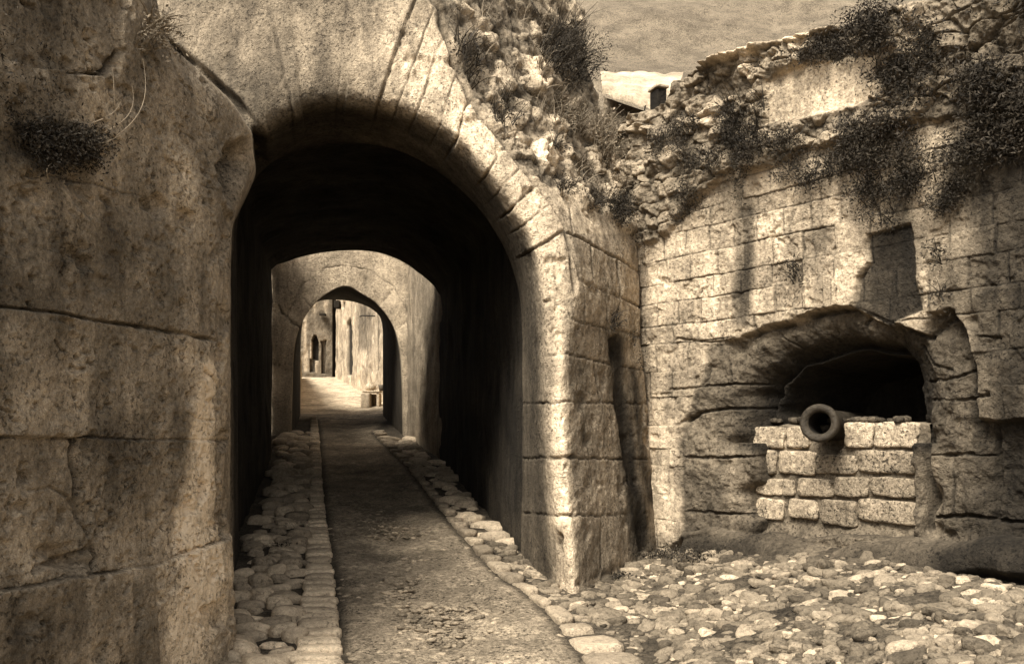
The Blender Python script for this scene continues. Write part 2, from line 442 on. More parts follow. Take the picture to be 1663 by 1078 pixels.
tone *= stain(PX, PY, LW, [(300, 560), (330, 420), (320, 320)], 60, 45, .25, 71)
tone *= stain(PX, PY, LW, [(185, 540), (190, 690)], 26, 30, -.35, 72)
tone *= stain(PX, PY, LW, [(190, 720), (185, 840)], 20, 26, -.4, 73)
tone *= stain(PX, PY, LW, [(130, 560), (135, 690)], 10, 12, .3, 74)
tone *= stain(PX, PY, LW, [(190, 330), (180, 470)], 30, 18, -.3, 75)
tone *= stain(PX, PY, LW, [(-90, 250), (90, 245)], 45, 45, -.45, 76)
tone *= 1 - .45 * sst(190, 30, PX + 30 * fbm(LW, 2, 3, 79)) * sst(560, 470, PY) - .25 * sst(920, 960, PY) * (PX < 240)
tone *= 1 + .34 * fbm(LW, 2.2, 4, 77)
blk_ = (c0 > 0) * 1 + (c1 > 0) * 1 + (c2 > 0) * 1 + 4 * (PX > np.where(c1 > 0, 126, 155))
tone *= 1 + .3 * (_hash(blk_, blk_ * 0, blk_ * 0, 17) - .5)
LWf = np.concatenate([LW, back], 0)
tf = np.concatenate([tone, np.full((4, nv), .5)], 0)
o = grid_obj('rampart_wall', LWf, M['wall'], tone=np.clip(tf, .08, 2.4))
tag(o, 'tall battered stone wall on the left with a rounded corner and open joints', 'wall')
keep_surface('left', LW, s_)

# ------------------------------------------------------------------ the outer gate
gate = tag(empty('town_gate'), 'massive stone gateway with a round arch, rubble slope and deep dark vault', 'gateway')
KI = [(846, 1000, 9.6), (846, 870, 9.6), (848, 750, 9.6), (849, 620, 9.6), (846, 500, 9.6), (828, 425, 9.6), (797, 365, 9.6), (760, 320, 9.6), (710, 278, 9.6), (650, 246, 9.6), (598, 234, 9.6), (555, 231, 9.6), (495, 240, 9.6), (440, 266, 9.6), (408, 302, 9.6), (388, 352, 9.6), (384, 420, 9.6), (386, 600, 9.6), (388, 1000, 9.6)]
KL = [(915, 1040, 8.33), (906, 900, 8.38), (890, 750, 8.42), (880, 620, 8.45), (878, 500, 8.46), (866, 405, 8.47), (833, 338, 8.47), (795, 278, 8.47), (743, 227, 8.47), (677, 184, 8.47), (614, 164, 8.47), (560, 160, 8.47), (492, 170, 8.47), (438, 198, 8.47), (412, 245, 8.47), (390, 312, 8.5), (376, 400, 8.55), (374, 600, 8.6), (374, 1040, 8.6)]
KF = [(936, 1040, 8.15), (930, 900, 8.2), (920, 750, 8.27), (915, 620, 8.33), (935, 480, 8.5), (917, 373, 8.6), (870, 300, 8.62), (817, 240, 8.64), (761, 160, 8.66), (722, 50, 8.7), (690, -50, 8.75), (600, -110, 8.8), (450, -120, 8.85), (330, -60, 8.85), (255, 40, 8.9), (225, 180, 8.95), (215, 350, 9), (215, 600, 9), (215, 1040, 9)]
KB = [(1082, 990, 9.9), (1073, 900, 9.9), (1060, 750, 9.93), (1049, 620, 9.96), (1040, 510, 10.0), (1036, 410, 10.05), (1020, 330, 10.2), (1000, 255, 10.4), (982, 172, 10.7), (955, 80, 11), (930, -40, 11.3), (800, -170, 11.4), (600, -230, 11.4), (350, -230, 11), (100, -150, 10.5), (0, 100, 10), (0, 350, 10), (0, 600, 10), (0, 1040, 10)]
def catmull(K, n_per):
    A = np.array([U(*k) for k in K]); out = []
    A2 = np.concatenate([[2 * A[0] - A[1]], A, [2 * A[-1] - A[-2]]])
    for i in range(1, len(A2) - 2):
        p0, p1, p2, p3 = A2[i - 1:i + 3]
        t = np.linspace(0, 1, n_per[i - 1], endpoint=False)[:, None]
        out.append(.5 * (2 * p1 + (p2 - p0) * t + (2 * p0 - 5 * p1 + 4 * p2 - p3) * t ** 2 + (3 * p1 - p0 - 3 * p2 + p3) * t ** 3))
    out.append(A[-1:]); return np.concatenate(out)
npk = [26, 60, 58, 54, 46, 38, 38, 40, 40, 34, 32, 30, 28, 26, 24, 16, 16, 16]
cI, cL, cF, cB = [catmull(K_, npk) for K_ in (KI, KL, KF, KB)]
kpos = np.concatenate([[0], np.cumsum(npk)])
nt_ = len(cI)
ctr = np.array([-1.3, 0, 2.6])
cV = cI.copy(); cV[:, 0] = ctr[0] + (cI[:, 0] - ctr[0]) * 1.55; cV[:, 2] = np.where(cI[:, 2] > 2.6, 2.6 + (cI[:, 2] - 2.6) * 1.5, cI[:, 2]); cV[:, 1] = 9.63
nc = [8, 70, 62, 150]
cols = []
for (a, b), n in zip(((cV, cI), (cI, cL), (cL, cF), (cF, cB)), nc):
    t = np.linspace(0, 1, n, endpoint=False)
    cols.append(a[:, None, :] * (1 - t)[None, :, None] + b[:, None, :] * t[None, :, None])
cols.append(cB[:, None, :])
GP = np.concatenate(cols, 1)
cC = cB + np.array([-.7, 2.6, -.5])
ncore = GP.shape[1]
cidx = np.arange(GP.shape[1])
# round the lip and the outer arris by smoothing across the columns
def blur(P, s):
    r = int(3 * s); kern = np.exp(-(np.arange(-r, r + 1) / s) ** 2 / 2); kern /= kern.sum()
    Q = np.pad(P, ((0, 0), (r, r), (0, 0)), 'edge'); out = np.zeros_like(P)
    for i, w in enumerate(kern): out += w * Q[:, i:i + P.shape[1]]
    return out
BL = blur(GP, 10.0)
wgt = np.clip(sst(20, 40, cidx), 0, 1)[None, :, None]
GP = GP * (1 - wgt) + BL * wgt
px, py = proj(GP)
cLc, cFc = nc[0] + nc[1], nc[0] + nc[1] + nc[2]
T_, C_ = np.meshgrid(np.arange(nt_), cidx, indexing='ij')
ring = sst(cLc - 60, cLc - 20, C_) * (1 - sst(cFc - 6, cFc + 6, C_))
lines = []
g = np.zeros(px.shape); dk = np.zeros(px.shape)
jw = fbm(GP, 6, 3, 81)
for kq, wq, dq in ((5, 1.6, .03), (6, 1.8, .035), (7, 1.8, .035), (8, 2.0, .035), (5.55, 1.3, .02), (6.5, 1.2, .018), (8.45, 1.3, .02), (9, 1.8, .03), (9.5, 1.2, .018), (10, 1.9, .03), (12.3, 1.8, .025), (11.2, 1.2, .01)):
    tk = np.interp(kq, range(len(kpos)), kpos)
    q = np.exp(-(np.abs(T_ - tk + jw * .8) / (wq * .62)) ** 3) * ring * np.clip(.8 + jw * .6, .3, 1.3)
    g = np.maximum(g, q * dq * .75); dk = np.maximum(dk, q * .8)
tex = np.exp(-((C_ - cFc + jw * 3) / 3.2) ** 2) * sst(kpos[4], kpos[4] + 8, T_) * (1 - sst(kpos[10], kpos[11], T_))
g = np.maximum(g, tex * .05); dk = np.maximum(dk, tex)
pl = [([(1000, 552), (1008, 640), (1024, 760), (1046, 890)], 9, .06), ([(255, 55), (277, 78), (315, 105), (384, 167), (420, 216), (427, 262)], 9, .30), ([(917, 373), (936, 434), (943, 453), (950, 462), (962, 463)], 2.4, .05),  # deep dark groove beside the left wall draws in its shadow gap
      ([(917, 373), (1003, 420), (1040, 444)], 1.8, .03), ([(943, 456), (985, 475), (1045, 501)], 1.8, .03),
      ([(957, 392), (965, 458)], 1.5, .02), ([(1003, 425), (1009, 488)], 1.5, .02), ([(925, 330), (930, 376)], 1.5, .02),
      ([(905, 470), (918, 490), (928, 515), (950, 526), (975, 530), (1045, 548)], 1.8, .025),
      ([(948, 460), (952, 525)], 1.5, .02), ([(985, 478), (988, 530)], 1.4, .02), ([(910, 450), (940, 455)], 1.2, .015),
      ([(880, 578), (915, 572), (985, 590), (1048, 602)], 1.6, .025), ([(850, 655), (922, 652), (1048, 655)], 1.8, .025),
      ([(895, 744), (932, 742)], 4.0, .05), ([(850, 744), (935, 743), (1050, 745)], 1.8, .025),
      ([(905, 838), (930, 839)], 3.0, .04), ([(850, 832), (920, 838), (1050, 833)], 1.8, .025),
      ([(966, 592), (976, 655)], 1.6, .02), ([(945, 655), (955, 742)], 1.2, .012), ([(977, 838), (975, 925)], 1.8, .02),
      ([(880, 490), (893, 488)], 2.5, .04), ([(910, 870), (908, 885), (912, 900)], 5, .06), ([(860, 250), (885, 290), (905, 285)], 2, .03),
      ([(920, 945), (970, 935), (1010, 920), (1055, 895)], 2.0, .02)]
vo0 = np.searchsorted(kpos, (T_ + jw * .8).ravel(), side='right').reshape(T_.shape)
blkoff = .035 * (_hash(vo0, vo0 * 0, vo0 * 0 + 1, 7) - .5) * ring * (T_ > kpos[5]) - .03 * sst(.45, .9, fbm(GP, 5, 4, 89)) * sst(cLc + 8, cLc + 20, C_)
g2, dk2 = grooves(px, py, GP, pl, 2)
g = np.maximum(g, g2); dk = np.maximum(dk, dk2)
# ruined rubble slope right of and above the ring
RUB = [(722, 40), (761, 160), (817, 240), (870, 300), (905, 305), (935, 318), (1000, 360), (1045, 400), (1100, 300), (1050, -60), (900, -300), (700, -300), (680, -60)]
rb = sst(-6, 6, sdf(px + jw * 8, py + jw * 8, RUB)) * sst(cFc - 4, cFc + 8, C_)
f1, f2, idd = worley(GP + .07 * np.stack([fbm(GP, 4, 3, 83), fbm(GP, 4, 3, 84), fbm(GP, 4, 3, 85)], -1), 3.7, 87, (1.2, .8, 1.0))
gap = np.clip((f2 - f1) / .22, 0, 1)
big_ = idd > .62
tilt_ = (_hash(np.floor(idd * 977), idd * 0, idd * 0, 33) - .5)
hr = np.where(big_, .05, .012) * np.clip(gap * 2.0, 0, 1) + idd * .03 - .03 + .10 * tilt_ * (f1 - .4) * gap
h = fbm(GP, 1.3, 3, 90) * .018 + fbm(GP, 7, 4, 91) * .009 + fbm(GP, 30, 2, 92) * .003
h = h * (1 - .6 * (C_ < cLc - 30)) - g + blkoff + rb * (hr * .8 + fbm(GP, 5, 5, 93) * .045 + fbm(GP, 18, 3, 96) * .014)
# individual bright stones that stand proud of the slope
PROUD = [[(862, 235), (888, 222), (908, 250), (905, 280), (880, 282)], [(850, 100), (875, 95), (888, 130), (880, 160), (860, 150)],
         [(885, 185), (905, 190), (925, 215), (912, 232), (890, 215)], [(835, 160), (858, 172), (868, 205), (850, 200)], [(930, 150), (945, 160), (942, 180), (928, 172)]]
pr = np.zeros(px.shape)
for poly in PROUD: pr = np.maximum(pr, sst(-2, 7, sdf(px + jw * 3, py + jw * 3, poly)) * (C_ > cFc))
h += pr * .07
nrm = grid_normals(GP); s_ = 1.0
mid = nrm[kpos[3], cFc + 70]
if mid[0] < 0: s_ = -1.0
GP = GP + nrm * s_ * h[..., None]
tone = np.ones(px.shape) * 1.0
tone *= 1 - .6 * np.clip(dk, 0, 1)
tone *= 1 + rb * (np.where(big_, -.25 + .35 * idd, -.45) - .25 * (1 - gap) + .2 * fbm(GP, 6, 4, 98)) 
tone *= 1 + .8 * pr
# light on the right of the dressed ring is painted in paler, the left of the crown is stained
tone *= 1 + .35 * ring * sst(kpos[4] - 20, kpos[6], T_) * (1 - sst(kpos[9], kpos[10] + 10, T_))
tone *= 1 - .45 * sst(kpos[10], kpos[11] + 10, T_)
tone *= 1 - .35 * sst(.15, .55, fbm(GP, 3.2, 4, 97, (1, 1, .5))) * sst(kpos[9], kpos[10], T_) * (C_ > cLc)
vo = np.searchsorted(kpos, T_.ravel(), side='right').reshape(T_.shape)
tone *= 1 + .3 * (_hash(vo, vo * 0, vo * 0, 5) - .5) * ring
tone *= 1 - .80 * (1 - sst(cLc - 24, cLc + 5, C_ + jw * 3))      # shade under the arch painted into the soffit
tone *= 1 - .25 * ((C_ > cFc + 6) & (py > 380))
for ln, w0, w1, a in (([(1000, 550), (1008, 640), (1024, 760), (1046, 890)], 13, 22, -.9), ([(1030, 600), (1040, 700), (1058, 810)], 7, 11, -.8), ([(950, 600), (960, 760)], 18, 26, -.3),
                      ([(955, 840), (965, 920)], 12, 16, -.3), ([(908, 500), (906, 700), (910, 840)], 10, 13, .8), ([(925, 850), (935, 960)], 8, 8, .35),  # pale streaks down the pier nose paint in light on its rounded edge
                      ([(890, 575), (885, 830)], 10, 14, -.3), ([(600, 60), (605, 150)], 10, 10, -.25), ([(520, 60), (525, 140)], 12, 14, -.35), ([(450, 60), (460, 130)], 30, 20, -.2)):
    tone *= stain(px, py, GP, ln, w0, w1, a, 95)
tone *= 1 + .2 * fbm(GP, 2.5, 4, 99)
tt_ = np.linspace(0, 1, 41)[1:]
EXTC = GP[:, -1:, :] * (1 - tt_)[None, :, None] + (cC - cB)[:, None, :] * tt_[None, :, None] + GP[:, -1:, :] * tt_[None, :, None]
EXTC = EXTC + .12 * fbm(EXTC, 2.5, 4, 94)[..., None] * np.array([.5, 0, 1]) * sst(0, .2, tt_)[None, :, None]
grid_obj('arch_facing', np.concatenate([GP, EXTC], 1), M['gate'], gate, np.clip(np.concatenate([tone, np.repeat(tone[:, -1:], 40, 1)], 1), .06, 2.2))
keep_surface('gate', GP, s_)

# vaulted passage behind the ring
def vault_profile(d, grow=0.0):
    xl, xr_ = -2.83 - .193 * (d - 9.5), .15 - .193 * (d - 9.5)
    zf = .1 * (d - 7) - .4
    pts = []
    for z in np.linspace(zf, 3.85, 14): pts.append((xr_ + grow, z))
    for q in np.linspace(1, -1, 29):
        xm, hw = (xl + xr_) / 2, (xr_ - xl) / 2
        z = 4.64 - (.74 * abs(q) ** 2.2 if q > 0 else .30 * abs(q) ** 2.2)
        if abs(q) > .999: continue
        pts.append((xm + q * (hw + grow), z + grow))
    for z in np.linspace(4.3, zf, 14): pts.append((xl - grow, z))
    return [(x, d, z) for x, z in pts]
ds = np.linspace(9.62, 16.9, 60)
VP = np.array([vault_profile(d) for d in ds])
VP[..., 2] = VP[..., 2]
hv = fbm(VP, 2.5, 4, 101) * .03
VPn = grid_normals(VP)
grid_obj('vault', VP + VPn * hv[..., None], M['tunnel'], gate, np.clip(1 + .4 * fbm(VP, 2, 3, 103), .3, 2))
VO = np.array([vault_profile(d, .5) for d in (11.2, 13, 16.9)])
grid_obj('vault_masonry', VO, M['wall_dark'], gate)
# end ring closing the masonry towards the sunlit gap
E = np.stack([np.array(vault_profile(16.9)), np.array(vault_profile(16.9, .5))], 0); E[:, :, 1] += .003
grid_obj('vault_end', E, M['wall_dark'], gate)
# ------------------------------------------------------------------ cannon wall on the right
P0 = np.array([1.404, 9.96, 0]); N0 = np.array([-.826, -.564, 0]); N0 /= np.linalg.norm(N0)
def cwall(px, py, inset=0.0):
    dirv = np.stack([(px - CX) / FOC, np.ones_like(px * 1.0), (HOR - py) / FOC], -1)
    t = ((P0 - N0 * inset - np.array([0, 0, 0])) @ N0 - 0 * px) / (dirv[..., 0] * N0[0] + dirv[..., 1] * N0[1])
    return dirv * t[..., None] + np.array([0, 0, EYE])
TOPL = [(960, 215), (1000, 205), (1050, 180), (1080, 168), (1100, 132), (1150, 110), (1260, 74), (1370, 46), (1500, 8), (1770, -90)]
nu, nv = 660, 960
pxs = np.linspace(930, 1770, nu)
tops = np.interp(pxs, [a for a, _ in TOPL], [b for _, b in TOPL])
zt = cwall(pxs, tops)[:, 2]
base = cwall(pxs, np.full(nu, 690.0))
vv = np.linspace(0, 1, nv)
Z = -.35 + (zt[:, None] + .35) * vv[None, :]
CW = np.stack([np.repeat(base[:, 0:1], nv, 1), np.repeat(base[:, 1:2], nv, 1), Z], -1)
px, py = proj(CW)
wx = fbm(CW, 3, 3, 110); wy = fbm(CW, 3, 3, 114)
S = np.hypot(CW[..., 0] - 1.404, CW[..., 1] - 9.96) * np.sign(CW[..., 0] - 1.404)
LED1 = [(1040, 400), (1090, 380), (1120, 330), (1196, 283), (1290, 256), (1380, 225), (1480, 205), (1770, 150)]     # underside of ruined band
LED2 = [(1040, 270), (1110, 245), (1245, 210), (1390, 176), (1480, 150), (1770, 90)]
y1 = np.interp(px, [a for a, _ in LED1], [b for _, b in LED1]); y2 = np.interp(px, [a for a, _ in LED2], [b for _, b in LED2])
ARCH = [(1106, 690), (1138, 628), (1148, 558), (1205, 548), (1250, 528), (1290, 514), (1340, 502), (1380, 497), (1405, 510), (1440, 522), (1490, 548), (1500, 515), (1540, 505), (1565, 540), (1578, 600), (1590, 680), (1770, 690), (1770, 1200), (1104, 1200)]
low = sst(-5, 5, sdf(px + wx * 7, py + wy * 7, ARCH))
up = sst(-4, 6, y1 - py + wy * 8)
# coursed ashlar
zc = np.array([-1]); cz = [ -.5]
rs = random.Random(5)
while cz[-1] < 6.5: cz.append(cz[-1] + rs.uniform(.17, .30))
cz = np.array(cz)
zz = Z + wy * .007 + .005 * fbm(CW, 11, 2, 118)
ci = np.clip(np.searchsorted(cz, zz) - 1, 0, len(cz) - 2)
dzj = np.minimum(zz - cz[ci], cz[ci + 1] - zz)
bl = .24 + .22 * _hash(ci, ci * 0, ci * 0, 21)
sj = (S + wx * .008) / bl + 10 * _hash(ci, ci * 0, ci * 0, 22)
bi = np.floor(sj); fr = sj - bi
sh = .25 * (_hash(ci, bi, bi * 0, 24) - .5)
dsj = np.minimum(np.abs(fr - 0), np.abs(1 - fr)) * bl
bid = _hash(ci, bi, ci * 0, 23)
keepj = np.where(_hash(ci, bi, ci * 0 + 3, 29) > .2, 1, .3)
jd = np.maximum(np.exp(-(dzj / .0075) ** 2) * (.2 + .8 * sst(-.45, .6, fbm(CW, 2.4, 3, 119))), np.exp(-(dsj / .0085) ** 2) * keepj * sst(-.9, .0, fbm(CW, 2.5, 2, 120)))
mid_ = (1 - low) * (1 - up)
h = mid_ * (-.011 * jd + .022 * (bid - .5) - .018 * sst(.4, .8, fbm(CW, 7, 3, 133)))
# ruined upper band
f1, f2, idd = worley(CW + .06 * np.stack([fbm(CW, 5, 3, 151), wx, fbm(CW, 5, 3, 152)], -1), 4.2, 121, (1, 1, 1.6)); gap = np.clip((f2 - f1) / .2, 0, 1)
band = up * (1 - sst(-4, 6, y2 - py + wy * 6))
topz = up * sst(-4, 6, y2 - py + wy * 6)
h += band * (.09 + .09 * gap ** .6 * idd + .06 * fbm(CW, 4, 5, 123) + .016 * fbm(CW, 20, 3, 125) - .04)
PANEL = [(1246, 128), (1300, 106), (1370, 92), (1422, 92), (1428, 158), (1390, 177), (1246, 208)]
pan = sst(-4, 5, sdf(px + wx * 6, py + wy * 6, PANEL))
CAP = [(1140, 118), (1260, 82), (1372, 52), (1372, 20), (1250, 40), (1130, 90)]
capm = sst(-3, 5, sdf(px + wx * 4, py + wy * 4, CAP))
h += topz * (1 - pan) * (.02 + .12 * gap ** .6 * (idd - .2) + .08 * fbm(CW, 4, 5, 124) + .016 * fbm(CW, 20, 3, 125)) + pan * .02
h += capm * .10
# lower, older work: large rough blocks
lowl = [([(1145, 560), (1148, 615), (1140, 625)], 2.5, .03), ([(1085, 632), (1140, 628), (1215, 622)], 2.4, .035), ([(1100, 690), (1130, 672), (1172, 662), (1230, 662)], 3.2, .05),
        ([(1100, 744), (1160, 743), (1228, 741)], 2.8, .05), ([(1098, 690), (1106, 745), (1108, 850)], 3.2, .04), ([(1172, 565), (1180, 622)], 2, .02), ([(1108, 830), (1220, 838)], 3, .04),
        ([(1205, 548), (1290, 516), (1380, 499)], 4.0, .06), ([(1400, 512), (1388, 525)], 3.5, .05), ([(1385, 500), (1450, 527), (1500, 548)], 4.5, .06),
        ([(1490, 648), (1550, 650), (1600, 640)], 3, .05), ([(1515, 740), (1562, 738)], 4, .06), ([(1488, 738), (1600, 742)], 2, .03), ([(1528, 745), (1530, 838)], 2.2, .02), ([(1490, 842), (1560, 838), (1615, 850), (1680, 852)], 4, .06),
        ([(1478, 560), (1500, 590), (1530, 600)], 3, .04), ([(1560, 545), (1580, 600), (1572, 640)], 3.5, .05), ([(1480, 618), (1540, 612), (1578, 600)], 3, .04),
        ([(1590, 545), (1620, 548)], 2, .03), ([(1225, 640), (1232, 700), (1222, 780), (1226, 850)], 4, .06), ([(1486, 690), (1487, 860)], 6, .10), ([(1600, 690), (1595, 850)], 5, .05),
        ([(1290, 575), (1250, 540)], 2, .02), ([(1330, 560), (1345, 515)], 1.6, .015), ([(1440, 560), (1450, 530)], 2, .02)]
g, dk = grooves(px, py, CW, lowl, 3)
h -= low * (.12 * sst(1100, 1270, px) + .012 * (wx + 1)) + g
h += low * (.035 * fbm(CW, 3.2, 4, 126) + .020 * fbm(CW, 11, 5, 127))
h -= blobs(px, py, [(1190, 722, 26, 12, .09), (1210, 815, 16, 24, .34), (1195, 800, 10, 8, .05), (1210, 642, 22, 10, .05), (1495, 815, 12, 28, .12), (1500, 862, 14, 14, .10), (1525, 870, 12, 10, .1), (1620, 760, 40, 100, .08), (1575, 520, 12, 14, .06), (1115, 680, 18, 8, .03)])
# pulled-away facing
REC = [(1408, 382), (1480, 366), (1492, 505), (1440, 524), (1384, 498), (1390, 450), (1410, 425), (1404, 400)]
rec = sst(-3, 3, sdf(px + wx * 5, py + wy * 5, REC)) * (1 - low)
h = h * (1 - .7 * rec) - rec * .035
cr = [([(1408, 382), (1404, 400), (1412, 425), (1392, 450), (1386, 498)], 3.5, .06), ([(1212, 545), (1240, 530)], 4, .05), ([(1085, 382), (1102, 362), (1120, 335)], 5, .06),
      ([(1165, 490), (1200, 480)], 5, .03), ([(1164, 490), (1163, 520)], 3, .02), ([(1278, 370), (1288, 340)], 2.5, .02), ([(1238, 385), (1238, 405)], 2.5, .02), ([(1520, 400), (1520, 428)], 8, .06),
      ([(1334, 470), (1334, 502)], 1.5, .025), ([(1358, 468), (1356, 498)], 1.5, .02), ([(1500, 545), (1545, 505)], 5, .05), ([(1100, 550), (1150, 556), (1205, 548)], 2.5, .03)]
g2, dk2 = grooves(px, py, CW, cr, 4)
h -= g2
# gun port
NICHE = [(1213, 712), (1216, 655), (1234, 618), (1262, 590), (1310, 574), (1370, 566), (1432, 570), (1458, 590), (1462, 640), (1463, 870), (1213, 870)]
ns = sdf(px + wx * 6 + fbm(CW, 12, 2, 128) * 3, py + wy * 6, NICHE)
h -= .16 * sst(-46, 0, ns) * (py < 720)
niche = sst(-2, 8, ns)
nx_ = 5.0 + 19.0 * sst(715, 690, py) * sst(1450, 1420, px)
h = h * (1 - niche) - .2 * sst(-nx_, 8, ns) - 1.3 * sst(0, 12 + nx_ * .6, ns)
# rolled plinth
PLY = [(1060, 905), (1110, 862), (1160, 858), (1240, 872), (1310, 882), (1345, 895), (1380, 880), (1440, 872), (1540, 880), (1600, 870), (1770, 880)]
yp = np.interp(px, [a for a, _ in PLY], [b for _, b in PLY])
rl = np.clip((py - yp + wy * 5) / 48.0, 0, 1.6)
roll = np.sqrt(np.clip(1 - (np.clip(rl, 0, 1) - 1) ** 2, 0, 1)) * sst(1098, 1120, px)
h = np.where(rl > 0, np.maximum(h, -.14) * (1 - sst(0, .3, rl)) + sst(0, .3, rl) * (-.12), h)
h += roll * .27 * (1 - .5 * sst(1.0, 1.6, rl)) + roll * .03 * fbm(CW, 3, 3, 129)
h += mid_ * (1 - rec) * (_hash(ci, bi, ci * 0 + 9, 31) > .5) * (.012 * fbm(CW, 13, 4, 139) - .006)
h += fbm(CW, 1.0, 3, 130) * .02 * (1 - niche) + (fbm(CW, 8, 4, 131) * .008 + fbm(CW, 30, 2, 132) * .003)
CW = CW + N0 * h[..., None]
tone = np.ones(px.shape) * 1.05
tone *= 1 + .5 * (bid - .5) * mid_
tone *= 1 - .65 * jd * mid_ - .55 * np.clip(np.maximum(dk, dk2), 0, 1)
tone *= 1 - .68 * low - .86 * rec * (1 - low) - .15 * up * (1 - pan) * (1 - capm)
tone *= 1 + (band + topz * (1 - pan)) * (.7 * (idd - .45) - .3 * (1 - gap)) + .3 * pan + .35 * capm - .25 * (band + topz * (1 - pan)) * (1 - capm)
tone *= 1 - .80 * niche  # shade of the gun port recess painted into the stone
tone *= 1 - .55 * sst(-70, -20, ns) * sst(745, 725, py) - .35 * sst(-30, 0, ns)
tone *= 1 - .5 * sst(0, .5, rl) * sst(1098, 1120, px)
for ln, w0, w1, a in (([(1210, 345), (1207, 420), (1208, 520)], 15, 15, -.75), ([(1470, 300), (1472, 380), (1478, 490)], 16, 14, -.55), ([(1285, 340), (1278, 400)], 9, 12, -.4), ([(1420, 380), (1415, 480)], 18, 16, -.45), ([(1450, 380), (1452, 500)], 22, 22, -.4),
                      ([(1600, 300), (1598, 560)], 22, 26, -.6), ([(1660, 200), (1660, 1000)], 50, 60, -.7), ([(1545, 390), (1545, 600)], 12, 12, -.2), ([(1068, 420), (1066, 600), (1076, 850)], 17, 19, .5), ([(1120, 880), (1200, 890)], 30, 30, -.5), ([(1620, 700), (1620, 980)], 60, 60, -.5),
                      ([(1262, 640), (1240, 720)], 12, 14, -.5), ([(1130, 400), (1135, 480)], 30, 30, .15), ([(1340, 420), (1330, 470)], 50, 40, .15)):
    tone *= stain(px, py, CW, ln, w0, w1, a, 135)
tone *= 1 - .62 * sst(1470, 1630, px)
tone *= 1 + .22 * fbm(CW, 2.2, 4, 137)
# broken top: two rows running back
topr = [CW[:, -1:, :] - N0 * a + np.array([0, 0, b]) for a, b in ((.12, .03), (.4, .05), (.9, .02), (1.4, -.3), (1.5, -1.2))]
CWf = np.concatenate([CW] + topr, 1); tf = np.concatenate([tone] + [tone[:, -1:]] * 5, 1)
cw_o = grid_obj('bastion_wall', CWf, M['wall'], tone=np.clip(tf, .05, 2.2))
tag(cw_o, 'ashlar bastion wall on the right with a blocked gun port and ruined top', 'wall')
keep_surface('cannon', CW, 1.0)
s2 = SURF['cannon']; SURF['cannon'] = (s2[0], np.repeat(N0[None, :], len(s2[0]), 0), s2[2], s2[3])

# blocking of the gun port: pillow-faced stones on a mortar bed
def frame_on_wall():
    ex = np.array([-N0[1], N0[0], 0]); ex = -ex if ex[0] < 0 else ex
    return ex
EX = frame_on_wall()
BLK = [(1226, 693, 1278, 727, 1.15), (1280, 693, 1316, 727, 1.2), (1375, 687, 1420, 726, 1.3), (1425, 686, 1492, 726, 1.2),
       (1228, 731, 1264, 769, .8), (1267, 732, 1325, 770, 1.15), (1327, 738, 1392, 770, .75), (1397, 731, 1496, 769, .8),
       (1230, 776, 1273, 804, 1.35), (1275, 778, 1292, 804, 1.0), (1298, 775, 1354, 808, .95), (1358, 773, 1413, 807, .75), (1417, 774, 1493, 808, .75),
       (1232, 808, 1277, 845, 1.3), (1284, 809, 1329, 843, 1.2), (1334, 810, 1392, 854, .7), (1396, 809, 1497, 853, .9)]
Vs, Fs, Ts = [], [], []
V0, F0 = ICO[4]
for i, (x0, ya, x1, yb, t) in enumerate(BLK):
    c = cwall(np.array((x0 + x1) / 2.), np.array((ya + yb) / 2.), .265)
    e0 = cwall(np.array(x0 * 1.), np.array(ya * 1.), .265); e1 = cwall(np.array(x1 * 1.), np.array(yb * 1.), .265)
    hw = abs((e1 - e0) @ EX) / 2; hh = abs(e1[2] - e0[2]) / 2
    off = RNG.uniform(0, 60, 3)
    q = superell(V0, 8.0) * (1 + .09 * fbm(V0 + off, 1.4, 3, 140)[:, None])
    pit = fbm(V0 * np.array([hw * 9, hw * 9, hh * 9]) * 1.6 + off, 1.6, 4, 141)
    q = q * (1 + .05 * pit[:, None])
    W = c + q[:, 0:1] * EX * hw * 1.0 + q[:, 2:3] * np.array([0, 0, hh * 1.04]) + q[:, 1:2] * N0 * .042
    Vs.append(W); Fs.append(F0 + i * len(V0)); Ts.append(t * (1 + .25 * pit))
blk = tag(empty('blocking_wall'), 'low wall of pale pitted blocks filling the lower half of the gun port', 'infill wall')
make_mesh('stone_blocks', np.concatenate(Vs), np.concatenate(Fs), M['block'], blk, np.concatenate(Ts))
nu, nv = 130, 110
gx, gy = np.meshgrid(np.linspace(1200, 1512, nu), np.linspace(905, 686, nv), indexing='ij')
gx = gx + 5 * vnoise(gx * 0 + 3.3, gx * 0, gy / 16.0, 8) * (gx > 1440) * .6
gy = gy + (5 + 5 * vnoise(gx / 19.0, gx * 0, gx * 0 + 1.7, 12)) * sst(705, 686, gy)
MW = cwall(gx, gy, .265)
notch = sst(0, 7, sdf(gx, gy, [(1338, 670), (1372, 670), (1372, 722), (1352, 746), (1336, 726)]))
MW = MW + N0 * (fbm(MW, 7, 4, 143) * .02 - .5 * notch + .09 * sst(852, 890, gy) + .05 * fbm(MW, 9, 3, 144) * sst(852, 875, gy))[..., None]
ledge = np.stack([MW[:, -1] - N0 * a + np.array([0, 0, .015]) * (a > .05) for a in (.1, .3, .6, 1.0)], 1)
MWf = np.concatenate([MW, ledge], 1)
MWf[..., 2] += 0
grid_obj('mortar_bed', MWf, M['mortar'], blk, np.clip(1 + .3 * fbm(MWf, 5, 3, 145), .4, 1.8))
rub = []
